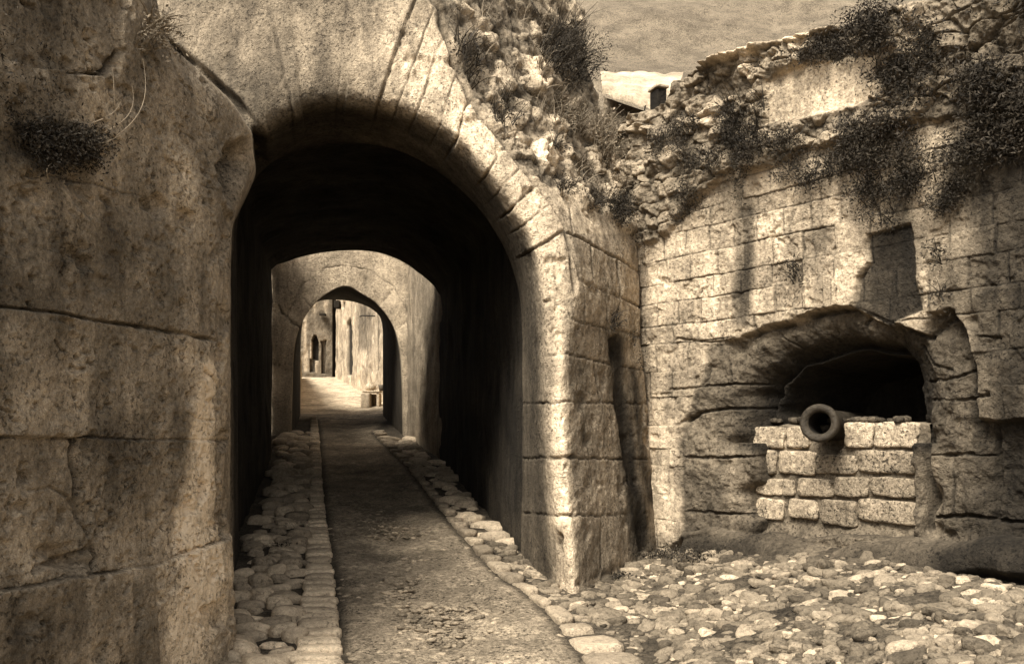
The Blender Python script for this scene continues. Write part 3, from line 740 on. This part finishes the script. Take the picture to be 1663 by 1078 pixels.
for _ in range(46):
    q = cwall(np.array(RNG.uniform(1240, 1475)), np.array(690.), .24 + .25 * RNG.random()); s = RNG.uniform(.015, .05)
    q[2] = cwall(np.array(1350.), np.array(684.), .24)[2] + .01
    rub.append((tuple(q), (s * 1.4, s, s * .7), RNG.uniform(0, 3), RNG.uniform(.25, .6), .2))
stone_obj('loose_stones', rub, 2, M['mortar'], blk)

# cannon
gun = tag(empty('cannon'), 'old iron cannon whose ringed muzzle pokes out of the gun port', 'cannon')
mz = cwall(np.array(1332.), np.array(687.), -.02)
axis = Vector((-.52, -.85, .045)).normalized()
o_ = Vector(mz)
prof = [(-1.6, .175), (-.55, .140), (-.22, .125), (-.16, .123), (-.13, .136), (-.10, .136), (-.08, .127), (-.05, .138), (-.02, .155), (.01, .163), (.035, .163), (.05, .156), (.058, .142), (.055, .125), (.045, .105), (.02, .094)]
mb = MB(); mb.lathe(o_, axis, prof, 64); mb.build('barrel', M['iron'], gun)
mb = MB(); mb.lathe(o_, axis, [(.02, .0935), (-.2, .088), (-.8, .086), (-.8, .0)], 48); mb.build('bore', M['void'], gun)

# ------------------------------------------------------------------ roof and chimney over the corner
hut = tag(empty('corner_house'), 'little house behind the wall corner showing a bleached roof edge and chimney', 'house')
mb = MB()
a = U(978, 142, 12.6); b = U(1086, 178, 11.6); c = U(1110, 120, 14.5); d_ = U(975, 118, 15)
rn = 40
RG = np.zeros((rn, 24, 3))
for i, s in enumerate(np.linspace(0, 1, rn)):
    for j, t in enumerate(np.linspace(0, 1, 24)):
        RG[i, j] = (a * (1 - s) + b * s) * (1 - t) + (d_ * (1 - s) + c * s) * t
RG[..., 2] += .02 * np.abs(np.sin(np.linspace(0, 1, rn) * 16))[:, None] + .03 * fbm(RG, 3, 3, 150)
RG2 = np.concatenate([RG[:, :1] - np.array([0, 0, .09]), RG], 1)
grid_obj('roof', RG2, M['roof'], hut, np.clip(1 + .3 * fbm(RG2, 4, 3, 151), .5, 1.6))
wl = np.zeros((30, 12, 3))
for i, s in enumerate(np.linspace(0, 1, 30)):
    for j, t in enumerate(np.linspace(0, 1, 12)):
        p_ = a * (1 - s) + b * s; wl[i, j] = (p_[0] + .04, p_[1] + .22, p_[2] - .05 - 2.2 * t)
grid_obj('wall', wl, M['wall_dark'], hut, np.full((30, 12), .8))
ch = U(1069, 165, 11.75)
ang = .35
ax = (Vector((math.cos(ang), math.sin(ang), 0)), Vector((-math.sin(ang), math.cos(ang), 0)), Vector((0, 0, 1)))
mb = MB(); mb.box((ch[0], ch[1], ch[2] - .12), (.125, .2, .5), ax, .01)
cho = mb.build('chimney', M['void'], hut)
mb = MB(); mb.box((ch[0], ch[1], ch[2] + .155), (.17, .25, .035), ax, .01); mb.build('chimney_cap', M['roof'], cho)
mb = MB()
pa, pb = Vector(U(1048, 172, 10.9)), Vector(U(1003, 238, 10.2))
mb.tube([pa.lerp(pb, t) + Vector((.05 * math.sin(t * 3.1), 0, -.10 * math.sin(t * math.pi))) for t in np.linspace(0, 1, 16)], .009, 5)
tag(mb.build('cable', M['void']), 'thin dark cable sagging from the roof corner down into the ivy', 'cable')

# added slope standing in for the sky, to give it a mid tone
hx, hy = np.meshgrid(np.linspace(-1.0, 26, 160), np.linspace(0, 1, 150), indexing='ij')
HS = np.stack([hx, 17 + 40 * hy, 4.0 + 34 * hy], -1)
HS[..., 2] += .8 * fbm(HS, .12, 3, 155) + .12 * fbm(HS, .9, 4, 156)
HS[..., 1] += .1 * fbm(HS, .5, 3, 157)
tag(grid_obj('sky_backdrop', HS, M['backdrop'], tone=np.clip(1.1 + .15 * fbm(HS, .8, 5, 158), .3, 2)), 'added slope standing in for the mid-toned sky behind the bastion wall', kind='structure')

# ------------------------------------------------------------------ inner gate at the far end of the gap
ing = tag(empty('inner_gate'), 'second gateway down the passage with a slightly pointed arch', 'gateway')
JL = [(656, 760, 20.5), (656, 700, 20.5), (655, 640, 20.5), (651, 575, 20.5), (640, 532, 20.5), (615, 496, 20.5), (588, 477, 20.5), (561, 464, 20.5), (532, 476, 20.5), (506, 499, 20.5), (487, 532, 20.5), (477, 572, 20.5), (474, 640, 20.5), (473, 700, 20.5), (473, 760, 20.5)]
JO = [(760, 780, 20.45), (760, 700, 20.45), (760, 620, 20.45), (760, 540, 20.45), (760, 450, 20.45), (740, 405, 20.45), (640, 395, 20.45), (561, 392, 20.45), (500, 392, 20.45), (420, 395, 20.45), (350, 420, 20.45), (330, 540, 20.45), (330, 620, 20.45), (330, 700, 20.45), (330, 780, 20.45)]
JB = [(622, 720, 25), (622, 690, 25), (622, 620, 25), (622, 560, 25), (619, 520, 25), (604, 502, 25), (578, 491, 25), (550, 487, 25), (522, 488, 25), (506, 496, 25), (495, 512, 25), (489, 545, 25), (488, 620, 25), (488, 690, 25), (488, 720, 25)]
npj = [10, 12, 16, 16, 16, 16, 16, 16, 16, 16, 16, 16, 12, 10]
jl, jo, jb = catmull(JL, npj), catmull(JO, npj), catmull(JB, npj)
seg = []
for (a_, b_), n in (((jb, jl), 40), ((jl, jo), 70)):
    t = np.linspace(0, 1, n, endpoint=False); seg.append(a_[:, None] * (1 - t)[None, :, None] + b_[:, None] * t[None, :, None])
seg.append(jo[:, None]); IG = np.concatenate(seg, 1)
px, py = proj(IG)
jl_ = [([(561, 464), (560, 425)], 1.2, .03), ([(588, 477), (598, 440)], 1.2, .03), ([(535, 474), (528, 438)], 1.0, .02), ([(615, 496), (640, 468)], 1.2, .03), ([(640, 532), (668, 518)], 1.2, .03), ([(506, 499), (484, 470)], 1.0, .02), ([(487, 532), (458, 510), (452, 495)], 1.6, .04),
       ([(463, 520), (490, 462), (530, 436), (561, 430), (600, 438), (640, 466), (664, 510)], 1.2, .025), ([(651, 575), (700, 575)], 1, .015), ([(476, 590), (440, 592)], 1, .015), ([(655, 640), (700, 640)], 1, .015)]
g, dk = grooves(px, py, IG, jl_, 5)
cj = np.arange(IG.shape[1])[None, :]
IG[..., 1] += np.where(cj >= 40, g - .03 * fbm(IG, 1.5, 4, 160), 0)
tone = np.where(cj < 38, .14, 1.0) * (1 - .55 * np.clip(dk * 1.2, 0, 1)) * (1 + .25 * fbm(IG, 1.6, 4, 161))  # reveal darkened to paint in the shadow inside the arch
for ln, w0, w1, a_ in (([(662, 455), (662, 500)], 12, 10, -.55), ([(452, 440), (450, 470)], 7, 7, -.5), ([(462, 600), (460, 720)], 9, 9, -.35)):
    tone *= stain(px, py, IG, ln, w0, w1, a_, 163)
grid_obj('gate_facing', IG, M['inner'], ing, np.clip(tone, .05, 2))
# body behind the facing, stopping light from above
mb = MB()
t0, t1 = U(330, 300, 20.8), U(760, 300, 20.8)
mb.box(((t0[0] + t1[0]) / 2, 22.75, 5.2), (t1[0] - t0[0], 4.3, .42)); mb.build('gate_roof', M['wall_dark'], ing)
for nm, xa, xb in (('gate_flank', U(330, 0, 20.8)[0], -5.7), ('gate_flank', -2.15, U(760, 0, 20.8)[0])):
    mb = MB(); mb.box(((xa + xb) / 2, 22.75, 2.7), (abs(xb - xa), 4.2, 5.4)); mb.build(nm, M['wall_dark'], ing)
# right wall of the open gap between the gates, and left wall
def plain_wall(name, A, B, z0, z1, mat, parent, tone0=1.0, n=90, m=110, sd=170, thick=.5):
    u, v = np.meshgrid(np.linspace(0, 1, n), np.linspace(0, 1, m), indexing='ij')
    W = np.stack([A[0] + (B[0] - A[0]) * u, A[1] + (B[1] - A[1]) * u, z0 + (z1 - z0) * v], -1)
    nn = np.array([B[1] - A[1], -(B[0] - A[0]), 0]); nn /= np.linalg.norm(nn)
    W = W + nn * (fbm(W, 1.6, 4, sd) * .04 + fbm(W, 8, 3, sd + 3) * .012)[..., None]
    t = tone0 * (1 + .3 * fbm(W, 1.2, 4, sd + 5)) * (1 + .25 * fbm(W, 3, 3, sd + 7, (1, 1, .15)))
    return grid_obj(name, W, mat, parent, np.clip(t, .1, 2))
ra, rbq = U(718, 760, 16.6), U(662, 710, 20.45)
w = plain_wall('court_wall', ra, rbq, .2, 7.2, M['inner'], None, .62, sd=171)
tag(w, 'right-hand wall of the open gap between the two gateways', 'wall')
la, lb = U(434, 760, 16.9), U(438, 700, 20.45)
w = plain_wall('court_wall', la, lb, .2, 6.4, M['inner'], None, .6, sd=175)
tag(w, 'left-hand wall of the open gap between the two gateways', 'wall')
# timber jamb in the inner gate
ta, tb = gpt(628, 668), U(626, 505, 26.4)
mb = MB(); mb.box((U(627, 600, 25.6)[0], 25.6, 3.0), (.16, .16, 3.1), None, .02)
mb.box((U(634, 600, 25.55)[0], 25.5, 2.95), (.07, .12, 3.0), None, .015)
tag(mb.build('timber_post', M['wood']), 'weathered upright timber post against the right side of the inner gate', 'post')

# ------------------------------------------------------------------ far street
def facade(name, A, B, z0, z1, insets, mat, parent, tone0, sd, stains=(), n=230, m=230):
    u, v = np.meshgrid(np.linspace(0, 1, n), np.linspace(0, 1, m), indexing='ij')
    W = np.stack([A[0] + (B[0] - A[0]) * u, A[1] + (B[1] - A[1]) * u, z0 + (z1 - z0) * v], -1)
    px, py = proj(W)
    nn = np.array([(B[1] - A[1]), -(B[0] - A[0]), 0]); nn /= np.linalg.norm(nn)
    hh = fbm(W, 1.2, 4, sd) * .03 + fbm(W, 5, 3, sd + 2) * .03
    tt = tone0 * (1 + .3 * fbm(W, 1.5, 4, sd + 4))
    for poly, dep, tn in insets:
        k_ = sst(-.6, .6, sdf(px, py, poly)); hh = hh * (1 - k_) - dep * k_; tt = tt * (1 - k_) + tn * k_
    for ln, w0, w1, a_ in stains: tt = tt * stain(px, py, W, ln, w0, w1, a_, sd + 6)
    W = W + nn * hh[..., None]
    return grid_obj(name, W, mat, parent, np.clip(tt, .03, 2.2)), nn
hs1 = tag(empty('stone_house'), 'dark rubble-fronted house at the end of the street with an arched window', 'house')
A = U(430, 612, 45); B = U(546, 612, 45)
facade('wall', A, B, 3.3, 13.5, [([(506, 585), (506, 553), (510, 544), (514, 545), (517, 556), (517, 585)], .5, .05), ([(522, 606), (522, 560), (520, 554), (530, 553), (528, 562), (528, 606)], .5, .05),
        ([(503, 604), (503, 583), (511, 583), (511, 604)], .2, .15), ([(540, 616), (540, 480), (545, 480), (545, 616)], .3, .06)], M['rubble'], hs1, .42, 180,
       [([(496, 480), (496, 600)], 3.0, 3.5, 1.9), ([(529, 480), (529, 508)], 4, 3, 1.3), ([(511, 480), (511, 508)], 3, 2, .8), ([(505, 556), (505, 590)], 1.8, 2.2, 1.9), ([(513, 586), (513, 604)], 2, 2, 1.3)])
mb = MB(); mb.box((U(512, 565, 45.3)[0], 45.35, U(512, 565, 45.3)[2]), (.32, .05, 1.2)); mb.build('window', M['void'], hs1)
mb = MB(); mb.box((U(525, 580, 45.3)[0], 45.35, U(525, 582, 45.3)[2]), (.2, .05, 1.6)); mb.build('door', M['wood'], hs1)
mb = MB(); mb.box((U(524.5, 511, 44.8)[0], 44.75, U(524, 511, 44.8)[2]), (.26, .4, .09)); mb.build('bracket', M['void'], hs1)
hs2 = tag(empty('plastered_house'), 'pale plastered house on the right of the street with a tall arched doorway', 'house')
A = U(545, 612, 44.7); B = U(640, 640, 27.0)
_, n2 = facade('wall', A, B, 1.4, 13, [([(563, 609), (563, 526), (565.5, 518), (568.5, 516), (571.5, 522), (572, 609)], .14, .06), ([(556, 500), (556, 490), (560, 490), (560, 500)], .1, .06),
        ([(611.5, 604), (611.5, 506), (616, 506), (616, 600)], .10, .05)], M['street'], hs2, 1.0, 190,
       [([(590, 500), (588, 530), (590, 562)], 11, 9, -.68), ([(602, 512), (600, 560)], 5, 5, -.5), ([(548, 500), (549, 610)], 3, 4, -.25), ([(558, 540), (559, 608)], 3, 3, -.2), ([(606, 520), (606, 620)], 3, 5, .2)], n=420)
mb = MB()
pts = [U(587, 514, 33.4), U(591, 512.5, 32.6), U(605, 513, 30.2), U(612, 513.5, 29.2)]
mb.tube([Vector(p) + Vector(n2) * .06 for p in pts], .022, 5); mb.build('pipe', M['void'], hs2)
mb = MB(); p_ = U(556, 495, 42); mb.box(Vector(p_) + Vector(n2) * .2, (.22, .7, .3)); mb.build('bracket', M['void'], hs2)
# left side of the street behind the inner gate and a pale neighbour
w = plain_wall('street_wall', U(484, 690, 25.3), U(489.5, 640, 44.0), 1.0, 4.2, M['street'], None, .8, sd=195)
tag(w, 'house wall along the left edge of the street beyond the inner gate', 'wall')
# trough with a bowl
tr = tag(empty('stone_trough'), 'white stone trough standing against the plastered house', 'trough')
tp = gpt(601, 660); tp2 = tp.copy()
mb = MB()
X0 = U(588, 650, 27.8)[0]; X1 = U(617, 650, 27.8)[0]; zt_ = U(600, 636, 27.8)[2]; zb = U(600, 664, 27.8)[2]
wd = X1 - X0
mb.box((X0 + .13, 27.8, (zt_ + zb) / 2 - .02), (.27, .55, zt_ - zb - .04), None, .05)
mb.box((X1 - .04, 27.9, (zt_ + zb) / 2 - .02), (.08, .50, zt_ - zb - .04), None, .02)
mb.box((X0 + wd / 2 + .1, 28.1, (zt_ + zb) / 2 - .03), (wd - .25, .10, zt_ - zb - .07), None, .02)
mb.box((X0 + wd / 2 + .02, 27.9, zt_ + .005), (wd, .58, .05), None, .02)
mb.build('basin', M['street'], tr)
bowl = tag(empty('clay_jar'), 'pale squat jar resting on top of the trough', 'jar')
jp = Vector(((X0 + X1) / 2 - .02, 27.85, zt_ + .031))
mb = MB(); mb.lathe(jp, (0, 0, 1), [(0, .0), (0, .09), (.05, .14), (.13, .155), (.19, .12), (.21, .085), (.235, .095), (.235, .07), (.2, .06)], 28); mb.build('jar_body', M['street'], bowl)
mb = MB(); mb.tube([jp + Vector((.14, 0, .17)), jp + Vector((.21, 0, .15)), jp + Vector((.2, 0, .07)), jp + Vector((.14, 0, .06))], .017, 6); mb.build('handle', M['street'], bowl)
bk = MB(); bk.lathe(jp + Vector((.34, .05, 0)), (0, 0, 1), [(0, 0), (0, .09), (.17, .12), (.17, .105), (.03, .08), (.03, 0)], 24)
tag(bk.build('bucket', M['iron']), 'small dark bucket on the right end of the trough', 'bucket')

# ------------------------------------------------------------------ plants
def leaf_mesh(C, Nn, size, droop=.2):
    n = len(C)
    a = RNG.normal(size=(n, 3)); a += Nn * .4; a[:, 2] -= droop; a /= np.linalg.norm(a, axis=1, keepdims=True)
    r = RNG.normal(size=(n, 3)); b = np.cross(a, r); b /= np.linalg.norm(b, axis=1, keepdims=True)
    s = size * RNG.uniform(.5, 1.4, (n, 1)); w = s * RNG.uniform(.28, .45, (n, 1))
    c = np.cross(a, b)
    V = np.stack([C - a * s * .5, C + b * w * .5 + c * s * .08, C + a * s * .5, C - b * w * .5 + c * s * .08], 1).reshape(-1, 3)
    return V, np.arange(n * 4).reshape(n, 4)
def pick(surf, poly, n):
    P, Nn, px, py = SURF[surf]
    idx = np.where(inside(px, py, poly))[0]
    if len(idx) == 0: raise RuntimeError('no surface for %s' % (poly,))
    w = sst(-.3, .3, fbm(P[idx], 3.2, 4, 201)) + .01
    i = RNG.choice(idx, n, p=w / w.sum())
    return P[i], Nn[i]
def foliage(name, surf, poly, n, size, depth, label, cat, group=None, mat='leaf', clump=14, blades=0, bl=.25):
    P, Nn = pick(surf, poly, n)
    m_ = max(3, n // clump)
    Ci = P[:m_] + Nn[:m_] * RNG.uniform(.0, 1, (m_, 1)) * depth
    sel = RNG.integers(0, m_, n)
    spread = size * 2.0
    C = Ci[sel] + RNG.normal(size=(n, 3)) * np.array([spread, spread, spread * .8])
    V, Fc = leaf_mesh(C, Nn[sel], size)
    T = np.repeat(RNG.uniform(.45, 1.7, m_)[sel] * RNG.uniform(.7, 1.4, n), 4)
    if blades:
        VV, FF = [V], [Fc]; k0 = len(V)
        Pb, Nb = pick(surf, poly, blades)
        for i in range(blades):
            p = Pb[i]; d0 = Nb[i] * .6 + RNG.normal(size=3) * .45 + np.array([0, 0, .8]); d0 /= np.linalg.norm(d0)
            L_ = bl * RNG.uniform(.5, 1.3); sd = np.cross(d0, RNG.normal(size=3)); sd /= np.linalg.norm(sd)
            pr_, w_ = p, .007
            for q in range(3):
                nx = pr_ + d0 * L_ / 3; d0 = d0 + np.array([0, 0, -.28]); d0 /= np.linalg.norm(d0); w2 = w_ * .62
                VV.append(np.array([pr_ - sd * w_, pr_ + sd * w_, nx + sd * w2, nx - sd * w2])); FF.append(np.arange(4)[None] + k0); k0 += 4
                pr_, w_ = nx, w2
        V = np.concatenate(VV); Fc = np.concatenate(FF); T = np.concatenate([T, np.full(len(V) - len(T), 1.2)])
    o = make_mesh(name, V, Fc, M[mat], None, T, smooth=False)
    return tag(o, label, cat, group)
fo = foliage
fo('ivy', 'cannon', [(1440, 110), (1500, 60), (1660, -40), (1750, -40), (1750, 250), (1600, 265), (1560, 230), (1480, 200), (1450, 160)], 14000, .036, .13, 'broad dark ivy mass hanging over the top right end of the bastion wall', 'ivy')
fo('ivy', 'cannon', [(1370, 210), (1440, 190), (1500, 205), (1610, 240), (1610, 270), (1500, 262), (1450, 285), (1390, 265)], 7500, .03, .2, 'dark ivy trail along the ledge below the pale plaster panel, right half', 'ivy')
fo('scrub_bush', 'cannon', [(1265, 250), (1300, 240), (1310, 275), (1285, 296), (1262, 285)], 900, .025, .12, 'small dark bush on the ledge left of the ivy trail, under the panel', 'bush')
fo('scrub_bush', 'cannon', [(1330, 240), (1390, 225), (1400, 280), (1345, 290)], 1300, .025, .14, 'dark bush hanging below the middle of the pale plaster panel', 'bush')
fo('scrub_bush', 'cannon', [(1170, 150), (1240, 128), (1246, 200), (1225, 250), (1180, 240)], 2200, .026, .14, 'dry scrub clinging to the wall just left of the pale plaster panel', 'bush', mat='leaf', blades=120)
fo('scrub_bush', 'cannon', [(1190, 120), (1290, 92), (1400, 60), (1470, 50), (1470, 80), (1400, 92), (1300, 108), (1240, 130)], 3200, .026, .16, 'line of dark scrub beneath the coping at the top of the bastion wall', 'bush')
fo('scrub_bush', 'cannon', [(1380, 20), (1520, -10), (1520, 60), (1400, 62)], 3000, .03, .25, 'thick scrub crowning the wall top beside the ivy mass', 'bush')
fo('scrub_bush', 'cannon', [(1062, 250), (1115, 232), (1132, 268), (1080, 290)], 1100, .025, .12, 'dark bush in the broken masonry right of the hanging cable', 'bush')
fo('scrub_bush', 'cannon', [(1108, 296), (1152, 304), (1140, 335), (1112, 352)], 1000, .025, .12, 'dark bush hanging above the upper left corner of the ashlar courses', 'bush')
fo('hanging_root', 'cannon', [(1084, 384), (1100, 352), (1118, 330), (1124, 338), (1106, 362)], 500, .022, .05, 'short dark trailing shoot below the bush at the left end of the bastion wall', 'creeper')
fo('scrub_bush', 'cannon', [(1390, 300), (1465, 285), (1500, 300), (1495, 350), (1455, 372), (1410, 350)], 2400, .027, .14, 'ragged bush hanging over the stripped dark patch of facing', 'bush', blades=60)
fo('scrub_bush', 'cannon', [(1196, 285), (1212, 280), (1216, 345), (1203, 350)], 200, .03, .08, 'narrow dark weed at the top of the long water stain', 'weed')
fo('wall_fern', 'cannon', [(1291, 425), (1302, 425), (1301, 462), (1288, 466)], 240, .03, .08, 'spiky dark fern growing from a joint in the middle of the ashlar', 'fern', blades=14, bl=.16)
fo('wall_fern', 'cannon', [(1510, 402), (1532, 402), (1530, 430), (1512, 430)], 220, .025, .06, 'small dark fern in a hole right of the stripped facing patch', 'fern', blades=8, bl=.12)
fo('wall_fern', 'cannon', [(1526, 470), (1531, 470), (1536, 508), (1522, 508)], 90, .035, .06, 'slender pointed weed rising from the ledge right of the relieving arch', 'weed', blades=10, bl=.15)
fo('ivy', 'gate', [(985, 330), (1020, 310), (1050, 350), (1042, 430), (1025, 405), (1000, 370)], 2600, .026, .2, 'dark ivy filling the angle where the gate meets the bastion wall', 'ivy')
fo('scrub_bush', 'gate', [(955, 200), (985, 190), (1015, 290), (1010, 330), (975, 290)], 1200, .04, .2, 'dry brushwood below the roof corner above the dark ivy', 'bush', mat='leafdry', blades=220)
fo('scrub_bush', 'gate', [(870, 70), (960, 40), (968, 120), (940, 170), (900, 140)], 3000, .03, .3, 'big shaggy bush topping the rubble slope left of the little roof', 'bush', blades=260, bl=.4)
fo('scrub_bush', 'gate', [(735, 20), (900, 20), (930, 150), (985, 200), (1005, 320), (940, 290), (900, 200), (830, 130), (770, 90)], 2600, .024, .06, 'thin dry grass spread over the whole rubble slope right of the arch', 'grass', mat='leafdry', blades=420, bl=.16)
fo('grass_tuft', 'gate', [(735, 70), (770, 60), (790, 120), (765, 150)], 300, .035, .1, 'dark tuft beside the uppermost pale ring stone of the arch', 'tuft', blades=60)
fo('grass_tuft', 'gate', [(790, 150), (830, 160), (835, 215), (810, 210)], 200, .032, .08, 'tuft in the rubble joint above the third pale ring stone', 'tuft', blades=50)
fo('grass_tuft', 'gate', [(900, 292), (935, 300), (938, 315), (905, 310)], 500, .025, .08, 'dark tuft at the lower edge of the rubble left of two more', 'tuft', blades=30, bl=.15)
fo('grass_tuft', 'gate', [(950, 318), (978, 325), (980, 348), (955, 342)], 600, .025, .08, 'dark round tuft in the middle of the lower rubble edge', 'tuft', blades=30, bl=.15)
fo('grass_tuft', 'gate', [(895, 225), (925, 225), (925, 245), (900, 245)], 160, .03, .08, 'small tuft right of the big bright stone in the rubble slope', 'tuft', blades=20, bl=.15)
fo('grass_tuft', 'gate', [(895, 150), (950, 170), (950, 230), (915, 200)], 450, .032, .12, 'clump of taller dry grass in the middle of the rubble slope', 'grass', mat='leafdry', blades=180, bl=.2)
fo('wall_fern', 'gate', [(985, 512), (1004, 510), (1006, 536), (990, 540)], 140, .026, .04, 'star shaped fern above the dark stain on the right gate pier', 'fern', blades=26, bl=.16)
fo('wall_fern', 'gate', [(1014, 543), (1027, 545), (1025, 562), (1015, 560)], 90, .03, .05, 'tiny dark leaf plug standing in for the hole right of the star shaped fern', 'moss')  # leaf plug added in place of a dark hole
fo('wall_fern', 'gate', [(1036, 572), (1047, 574), (1045, 594), (1037, 592)], 80, .03, .05, 'dark moss near the corner, right and below the star shaped fern', 'moss')
fo('scrub_bush', 'left', [(-60, 215), (60, 205), (155, 222), (160, 236), (110, 268), (40, 280), (-60, 275)], 8500, .024, .10, 'dark matted bush growing out of the left wall', 'bush', blades=26, bl=.2)
fo('grass_tuft', 'left', [(200, 40), (262, 30), (275, 70), (240, 85), (205, 75)], 500, .03, .10, 'grass tuft on the top shoulder of the left wall', 'tuft', mat='leafdry', blades=70, bl=.2)
fo('moss_patch', 'left', [(-60, 20), (70, 50), (110, 130), (60, 180), (-60, 190)], 700, .022, .03, 'dark moss spread over the upper corner of the left wall', 'moss')
mb = MB()
for (x0, ya, x1, yb, cu) in ((165, 238, 232, 95, .12), (150, 200, 196, 165, .05), (188, 190, 183, 110, .02), (170, 215, 215, 140, .08), (155, 235, 200, 215, .04), (78, 290, 84, 265, .01)):
    f_ = lambda x, y: Vector(U(x, y, -4.122 / ((x - CX) / FOC - .232) * .84 - .10))
    p0, p1 = f_(x0, ya), f_(x1, yb)
    mb.tube([p0.lerp(p1, t) + Vector((cu * math.sin(t * math.pi), -.05 * math.sin(t * math.pi), -cu * .5 * math.sin(t * math.pi))) for t in np.linspace(0, 1, 14)], [.0032 * (1 - .7 * t) for t in np.linspace(0, 1, 14)], 5)
tag(mb.build('dry_stalks', M['straw']), 'few pale dry stalks arching from the dark bush on the left wall', 'stalks')
for k, (wx_, wy_) in enumerate(((1150, 262), (1215, 262), (1245, 228), (1330, 285), (1112, 205), (1175, 205), (1290, 222), (1500, 285), (1560, 300), (1600, 130), (1440, 120), (1530, 330), (1090, 225), (1345, 70))):
    fo('wall_weed', 'cannon', [(wx_ - 24, wy_ - 5), (wx_ + 24, wy_ - 14), (wx_ + 20, wy_ + 14), (wx_ - 18, wy_ + 20)], 900, .026, .10, 'small dark weed rooted in the ruined upper courses of the bastion wall', 'weed', 'weeds along the ruined upper courses', blades=14, bl=.14)
# weeds along the foot of the bastion wall
def ground_weed(px_, py_, r, n, label):
    p = gpt(px_, py_); C = p + RNG.normal(size=(n, 3)) * np.array([r, r * .6, r * .3]); C[:, 2] = np.maximum(C[:, 2], p[2] - .02) + .03
    V, Fc = leaf_mesh(C, np.tile(np.array([[0, 0, 1.]]), (n, 1)), .035)
    tag(make_mesh('weed', V, Fc, M['leaf'], None, np.repeat(RNG.uniform(.5, 2.0, n), 4), False), label, 'weed')
ground_weed(1075, 905, .14, 420, 'dark low weeds in the corner where pier and bastion wall meet')
ground_weed(1135, 908, .16, 420, 'dark low weeds under the left end of the rolled plinth')
ground_weed(1005, 938, .06, 120, 'sparse weeds along the foot of the gate pier')
ground_weed(460, 890, .07, 0 + 60, 'tiny weeds between cobbles near the dark passage on the left')

# ------------------------------------------------------------------ light, sky, camera
world = bpy.data.worlds.new('World'); scene.world = world; world.use_nodes = True
nt = world.node_tree; N = nt.nodes; N.clear()
sky = N.new('ShaderNodeTexSky'); sky.sky_type = 'NISHITA'; sky.sun_disc = False
SD = Vector((-.36, -.56, .82)).normalized()
sky.sun_elevation = math.asin(SD.z); sky.sun_rotation = math.atan2(SD.x, SD.y)
sky.air_density = 1.0; sky.dust_density = 4.0
hsv = N.new('ShaderNodeHueSaturation'); hsv.inputs['Saturation'].default_value = .12
bg = N.new('ShaderNodeBackground'); bg.inputs['Strength'].default_value = .12
wo = N.new('ShaderNodeOutputWorld')
nt.links.new(sky.outputs[0], hsv.inputs['Color']); nt.links.new(hsv.outputs[0], bg.inputs['Color']); nt.links.new(bg.outputs[0], wo.inputs[0])
sun = bpy.data.lights.new('sun', 'SUN'); sun.energy = 4.8; sun.angle = math.radians(22); sun.color = (1, .96, .88)
so_ = bpy.data.objects.new('sun', sun); COL.objects.link(so_); so_.rotation_euler = (-SD).to_track_quat('-Z', 'Y').to_euler()
so_.location = (0, 0, 20)

cam = bpy.data.cameras.new('camera'); co = bpy.data.objects.new('camera', cam); COL.objects.link(co)
co.location = (0, 0, EYE); co.rotation_euler = (math.pi / 2, 0, 0)
cam.sensor_width = 36; cam.lens = 36 * FOC / 1663.0
cam.shift_y = (HOR - 539.0) / 1663.0
cam.clip_end = 500; cam.clip_start = .05
scene.camera = co
scene.view_settings.view_transform = 'Standard'; scene.view_settings.look = 'None'
scene.view_settings.exposure = 0.75; scene.view_settings.gamma = 1.0
